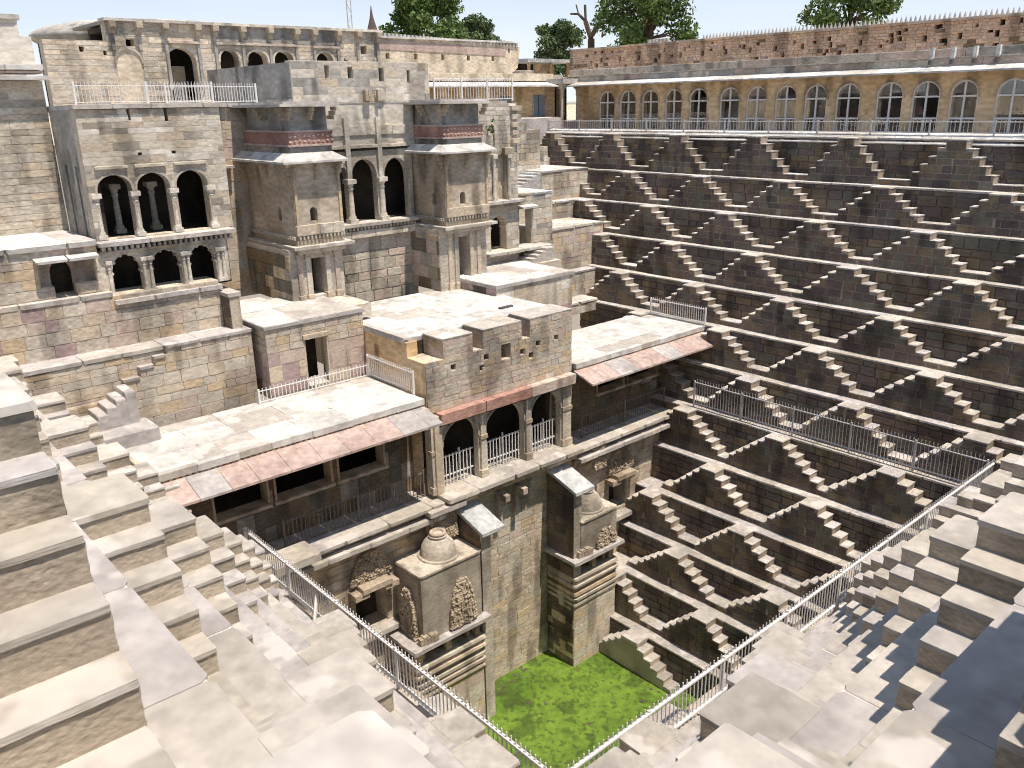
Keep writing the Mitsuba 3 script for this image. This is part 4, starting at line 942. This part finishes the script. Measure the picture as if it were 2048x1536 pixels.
# ---------------------------------------------------------------- far gallery, corner porch, arcade gallery on the right
t = thing('far_gallery', 'cream far gallery with long white eave, ochre wall and two blue-grey doors', 'gallery')
dh = unary_union([sbox(32.7, .8, 33.75, 2.0), sbox(35.4, .8, 36.45, 2.05)])
add(t, 'wall', prism(sbox(26, .75, 37.2, 2.75).difference(dh), 'y', 38.02, 38.4), 'ochre_wall')
for x0, x1 in ((32.75, 33.72), (35.45, 36.42)):
    d_ = sub(t, 'door'); scene[d_] = mikit.ply(mbox(x0, x1, 38.2, 38.26, .8, 2.02), 'blue_door')
    piece(d_, 'frame', x0 - .08, x0, 37.98, 38.3, .8, 2.1, 'buff_d', CUBE); piece(d_, 'frame', x1, x1 + .08, 37.98, 38.3, .8, 2.1, 'buff_d', CUBE); piece(d_, 'panel', x0 + .55, x0 + .6, 38.17, 38.2, .9, 1.95, 'dark_iron', CUBE)
run(t, 'plinth_stone', 31.5, 37.0, 37.3, 38.1, .3, .8, ['buff_e', 'plaster', 'buff_a'])
x = 26.0
while x < 36.9:
    e = min(x + rng.uniform(1.2, 2.2), 37.0)
    add(t, 'eave_slab', prism(Polygon([(36.9, 2.46), (36.9, 2.54), (38.6, 2.88), (38.6, 2.80)]), 'x', x, e - .012), rng.choice(['roof_white', 'roof_white', 'pale_a'])); x = e
run(t, 'band', 26.0, 37.0, 37.9, 38.6, 2.8, 3.2, ['cream_wall'], (1.5, 3)); add(t, 'roof', mbox(26, 38, 38.1, 42.2, 2.9, 3.16), 'pale_c')
F = sbox(24.0, 3.16, 37.6, 5.0)
hs = unary_union([sbox(x - .12, 4.05, x + .12, 4.35) for x in np.arange(27.8, 37, 1.9)] + [sbox(x - .08, 4.55, x + .08, 4.8) for x in np.arange(26.2, 37.5, 2.1)])
Ps = Polygon([(24, 3.1), (36.6, 3.1), (37.4, 3.7), (37.6, 4.9), (24, 5.3)])
w2 = thing('boundary_wall', 'long cream upper wall with small square holes and a scalloped white coping at the far end', 'wall')
add(w2, 'wall', prism(Ps.difference(hs), 'y', 41.5, 42.0), 'cream_wall')
add(w2, 'hole_back', mbox(24.5, 37, 42.0, 42.1, 3.2, 4.9), 'inside')
add(w2, 'band', prism(Polygon([(24, 4.6), (36.4, 4.35), (36.4, 4.75), (24, 5.15)]), 'y', 41.46, 41.5), 'slab_rose')
for i, x in enumerate(np.arange(24.2, 37.3, .26)):
    z = 5.3 - .4 * (x - 24) / 13.6
    piece(w2, 'coping_tooth', x, x + .15, 41.4, 42.0, z - .02, z + .16, 'roof_white', CUBE)
run(w2, 'coping', 24, 37.4, 41.35, 42.05, 5.1, 5.2, ['roof_white'], (13.0, 14.0))
k = thing('corner_porch', 'open corner porch with slim posts where the far gallery meets the right gallery', 'porch')
for x, y in ((36.7, 36.9), (38.0, 36.9), (38.0, 38.6)): column(k, x, y, 0, 2.62, .11, 'buff_a')
add(k, 'back', cat([mbox(37.2, 40, 39.8, 40.0, 0, 2.7), mbox(36.6, 37.2, 38.4, 39.8, 0, 2.7)]), 'inside'); add(k, 'lit_wall', mbox(39.0, 39.6, 39.6, 39.7, .8, 2.6), 'cream_wall')
add(k, 'roof', mbox(36.4, 41.5, 36.5, 41.5, 2.62, 2.9), 'pale_a'); piece(k, 'plinth', 36.4, 38.3, 36.7, 37.1, 0, .5, 'violet_stone')
k = thing('roof_kiosk', 'small ochre kiosk with a dark flat roof on the far right corner of the galleries', 'kiosk')
add(k, 'walls', cat([mbox(40.3, 41.5, 43.0, 43.2, 2.9, 4.0), mbox(41.6, 42.6, 43.6, 43.8, 2.9, 4.0)]), 'ochre_wall'); add(k, 'back', mbox(39.8, 43.2, 44.8, 45, 2.9, 4.1), 'inside')
add(k, 'roof', mbox(39.2, 43.6, 42.5, 45.2, 4.1, 4.32), 'slab_grey')
for x in (39.6, 41.55, 43.2): piece(k, 'post', x - .07, x + .07, 42.8, 42.95, 2.9, 4.1, 'ochre_wall', CUBE)
piece(k, 'broken_stone', 38.4, 39.6, 42.4, 43.0, 2.9, 3.6, 'buff_c'); piece(k, 'broken_stone', 38.0, 38.8, 42.2, 42.9, 2.9, 3.3, 'buff_d')

t = thing('arcade_gallery', 'long ochre gallery with white framed arched windows above the shaded right-hand wall', 'gallery')
WIN = [(35.2, 33.99), (33.61, 32.42), (31.99, 30.82), (30.37, 29.23), (28.77, 27.62), (26.85, 25.68), (25.27, 24.1), (23.66, 22.51), (22.11, 20.97), (20.52, 19.37), (18.63, 17.45), (17.06, 15.9), (15.5, 14.39), (13.72, 12.5), (11.8, 10.6), (10.2, 9.0)]
wins = [arch((a + b) / 2, a - b, .0, 1.58, 2.16, point=.1) for a, b in WIN]
add(t, 'wall', prism(sbox(6.0, 0, 36.9, 2.75).difference(unary_union(wins)), 'x', 38.02, 38.5), 'ochre_wall')
P = sbox(6.0, .02, 36.9, 2.6).difference(unary_union(wins).buffer(.09))
for a, w in zip(WIN, wins):
    y0, y1 = a[1], a[0]; cy = (y0 + y1) / 2
    k = sub(t, 'window'); scene[k] = mikit.ply(prism(w.difference(w.buffer(-.06)), 'x', 38.1, 38.17), 'white_paint')
    for z in (.62, 1.5): piece(k, 'glazing_bar', 38.09, 38.16, y0 + .02, y1 - .02, z, z + .07, 'white_paint', CUBE)
    piece(k, 'glazing_bar', 38.085, 38.165, cy - .035, cy + .035, .05, 2.12, 'white_paint', CUBE)
    add(k, 'pane', prism(w.buffer(-.02), 'x', 38.13, 38.135), 'glass')
    add(t, 'arch_ring', prism(w.buffer(.09).difference(w).intersection(sbox(0, 1.5, 60, 3)), 'x', 37.99, 38.1), 'buff_b')
add(t, 'room', cat([mbox(40.2, 40.4, 6, 37, 0, 2.8), mbox(38.3, 40.3, 6, 37, -.06, -.01), mbox(38.2, 40.4, 6, 37, 2.7, 2.8)]), 'inside')
def yrun(t, name, y0, y1, x0, x1, z0, z1, mats, L=(1.2, 2.2)):
    y = y0
    while y < y1 - .02:
        e = min(y + rng.uniform(*L), y1)
        piece(t, name, x0, x1, y, e - .012, z0, z1, rng.choice(mats)); y = e
y = 6.0
while y < 36.8:
    e = min(y + rng.uniform(1.2, 2.2), 36.9)
    add(t, 'eave_slab', prism(Polygon([(36.75, 2.44), (36.75, 2.51), (38.4, 2.86), (38.4, 2.78)]), 'y', y, e - .012), rng.choice(['roof_white', 'roof_white', 'pale_a'])); y = e
yrun(t, 'parapet', 6, 38.0, 37.7, 38.1, 2.68, 3.0, ['plaster_grey', 'buff_d', 'buff_c']); yrun(t, 'parapet_cap', 6, 37.5, 37.62, 38.2, 3.0, 3.05, ['pale_a'])
yrun(t, 'upper_parapet', 6, 38.2, 38.6, 39.0, 2.7, 3.42, ['buff_d', 'plaster_grey', 'buff_c'], (2.2, 4.2))
for y in (13.65, 14.5, 15.35, 16.2):
    p = thing('spout', f'white block spout on the right gallery parapet, {("first", "second", "third", "fourth")[round((y - 13.65) / .85)]} from the right edge', 'spout', 'white spouts on the gallery parapet')
    add(p, 'post', mbox(37.55, 37.72, y, y + .14, 2.98, 3.42), 'roof_white'); add(p, 'outlet', mbox(37.45, 37.62, y + .02, y + .12, 2.78, 2.95), 'dark_iron')
add(t, 'roof', mbox(38.1, 42.0, 6, 40, 2.85, 3.0), 'dust')
t = thing('rubble_wall', 'long reddish-brown rubble wall full of small holes, topped by pointed teeth, behind the right gallery', 'wall')
r = random.Random(5)
hs = []
for i in range(70):
    y, z = r.uniform(9, 40), r.uniform(3.3, 4.6); w, h = r.uniform(.06, .14), r.uniform(.05, .12)
    hs.append(sbox(y - w, z - h, y + w, z + h))
for y in np.arange(9.3, 40, 1.55): hs.append(sbox(y - .1, 3.95, y + .1, 4.22))
hs = unary_union(hs)
P = sbox(4, 3.0, 41.5, 4.72)
add(t, 'wall', prism(P.difference(hs), 'x', 42.02, 42.5), 'rubble'); add(t, 'hole_back', mbox(42.35, 42.6, 4, 41.4, 3.05, 4.7), 'inside')
wstone(t, P.difference(hs.buffer(.02)), 42.02, ['rubble', 'rubble', 'slab_pink', 'buff_b', 'rubble', 'brown_d'], 122, course=(.11, .2), ln=(.16, .5), proud=.045, joint=.025)
add(t, 'end_face', mbox(42.02, 44.5, 41.0, 41.5, 3.0, 4.75), 'rubble')
yrun(t, 'coping', 4, 41.4, 41.85, 42.6, 4.72, 4.84, ['buff_d', 'rubble', 'buff_a'])
for y in np.arange(8, 31.2, .22):
    c = trimesh.creation.cone(.09, .30, sections=5); c.apply_translation([42.2, y, 4.83]); add(t, 'tooth', c, 'pale_b')
for y in np.arange(33.6, 35.2, .27): piece(t, 'tooth_block', 42.1, 42.3, y, y + .15, 4.84, 5.05, 'pale_a', CUBE)

# ---------------------------------------------------------------- trees and shrubs
def tree(name, label, x, y, h, cw, ch, seed, n=2600, leaf=.30, mat='leaf_a', lean=0.0, clumps=26, squash=1.0, group=None):
    t = thing(name, label, 'tree', group)
    g = np.random.default_rng(seed)
    th = h - ch * .75
    ms = [tube((x, y, -.1), (x + lean * .5, y, th * .6), .028 * h, 8), tube((x + lean * .5, y, th * .6), (x + lean, y, th), .022 * h, 7)]
    cen = []
    for i in range(clumps):
        a, rr = g.uniform(0, 2 * PI), math.sqrt(g.uniform(.03, 1))
        zz = g.uniform(-.48, .48)
        k = math.sqrt(max(.08, 1 - (zz * 1.9) ** 2))
        c = np.array([x + lean + cw / 2 * rr * k * math.cos(a), y + cw / 2 * rr * k * math.sin(a) * squash, h - ch / 2 + zz * ch])
        cen.append((c, g.uniform(.13, .24) * min(cw, ch * 1.3)))
        if i % 2 == 0:
            mid = np.array([x + lean, y, th]) * .55 + c * .45 + g.normal(0, .1, 3)
            ms += [tube((x + lean, y, th), mid, .010 * h, 5), tube(mid, c, .005 * h, 4)]
    add(t, 'trunk', cat(ms), 'bark')
    per = n // clumps
    P, S = [], []
    for c, s in cen:
        q = g.normal(0, 1, (per, 3)); q /= np.linalg.norm(q, axis=1)[:, None]
        P.append(c + q * s * g.uniform(.35, 1.05, (per, 1)) * np.array([1, 1, .75])); S.append(g.uniform(.5, 1.2, per) * leaf)
    P, S = np.vstack(P), np.concatenate(S)
    u = g.normal(0, 1, P.shape); u /= np.linalg.norm(u, axis=1)[:, None]
    w = np.cross(u, g.normal(0, 1, P.shape)); w /= np.linalg.norm(w, axis=1)[:, None]
    V = np.stack([P - u * S[:, None] * .5, P + w * S[:, None] * .28, P + u * S[:, None] * .5, P - w * S[:, None] * .28], 1).reshape(-1, 3)
    i = np.arange(len(P))[:, None] * 4
    add(t, 'crown', trimesh.Trimesh(V, np.vstack([i + [0, 1, 2], i + [0, 2, 3]]), process=False), mat)
    return t
tree('leafy_tree', 'dense green tree behind the far cream wall, left of centre', 43.8, 60, 10.4, 6.2, 6.2, 1, 11000, leaf=.42)
tree('leafy_tree', 'lower pale green tree at the right side of the dense tree behind the far wall', 49.6, 61, 8.5, 4.6, 3.0, 2, 4500, leaf=.36, mat='leaf_b')
tree('leafy_tree', 'rounded green tree overhanging the left end of the rubble wall beside a bare branching trunk', 60, 61.0, 8.6, 4.6, 4.4, 3, 6500, leaf=.36, mat='leaf_b')
tree('leafy_tree', 'tall dark green tree rising above the rubble wall, top cut by the frame', 60, 50.2, 12.5, 7.6, 7.8, 4, 12000, leaf=.42, lean=.3, clumps=34)
tree('leafy_tree', 'small tree top showing above the toothed rubble wall at upper right', 60, 32.0, 9.4, 5.6, 4.0, 5, 6500, leaf=.36)
t = thing('bare_tree', 'bare forked dark trunk between the two trees behind the rubble wall', 'tree')
bt = [((60, 56.5, -.1), (60, 56.6, 7.0), .32), ((60, 56.6, 7.0), (60, 57.3, 8.5), .22), ((60, 57.3, 8.5), (60, 58.2, 9.2), .13), ((60, 57.3, 8.5), (60, 57.4, 9.9), .12), ((60, 56.6, 7.2), (60, 55.6, 8.2), .22), ((60, 55.6, 8.2), (60, 53.2, 8.5), .17), ((60, 53.2, 8.5), (60, 51.5, 9.0), .13), ((60, 55.6, 8.2), (60, 55.2, 9.3), .1), ((60, 58.2, 9.2), (60, 59.2, 9.3), .09), ((60, 58.2, 9.2), (60, 58.5, 10.0), .07)]
add(t, 'trunk', cat([tube(*b, 7) for b in bt]), 'bark', smooth=40)
tree('shrub', 'low green bush top just showing over the palace roof at upper left', 21.5, 55, 6.4, 3.6, 1.6, 6, 900, clumps=12)
tree('shrub', 'second low green bush top over the palace roof, nearer the mast', 26.5, 55, 6.3, 3.4, 1.5, 7, 900, clumps=12)
tree('shrub', 'grey-green tuft growing on the ruined masonry right of the right balcony tower', 24.0, 28.2, 1.0, .7, .55, 8, 260, leaf=.08, mat='leaf_b', clumps=7)
lay_stones()
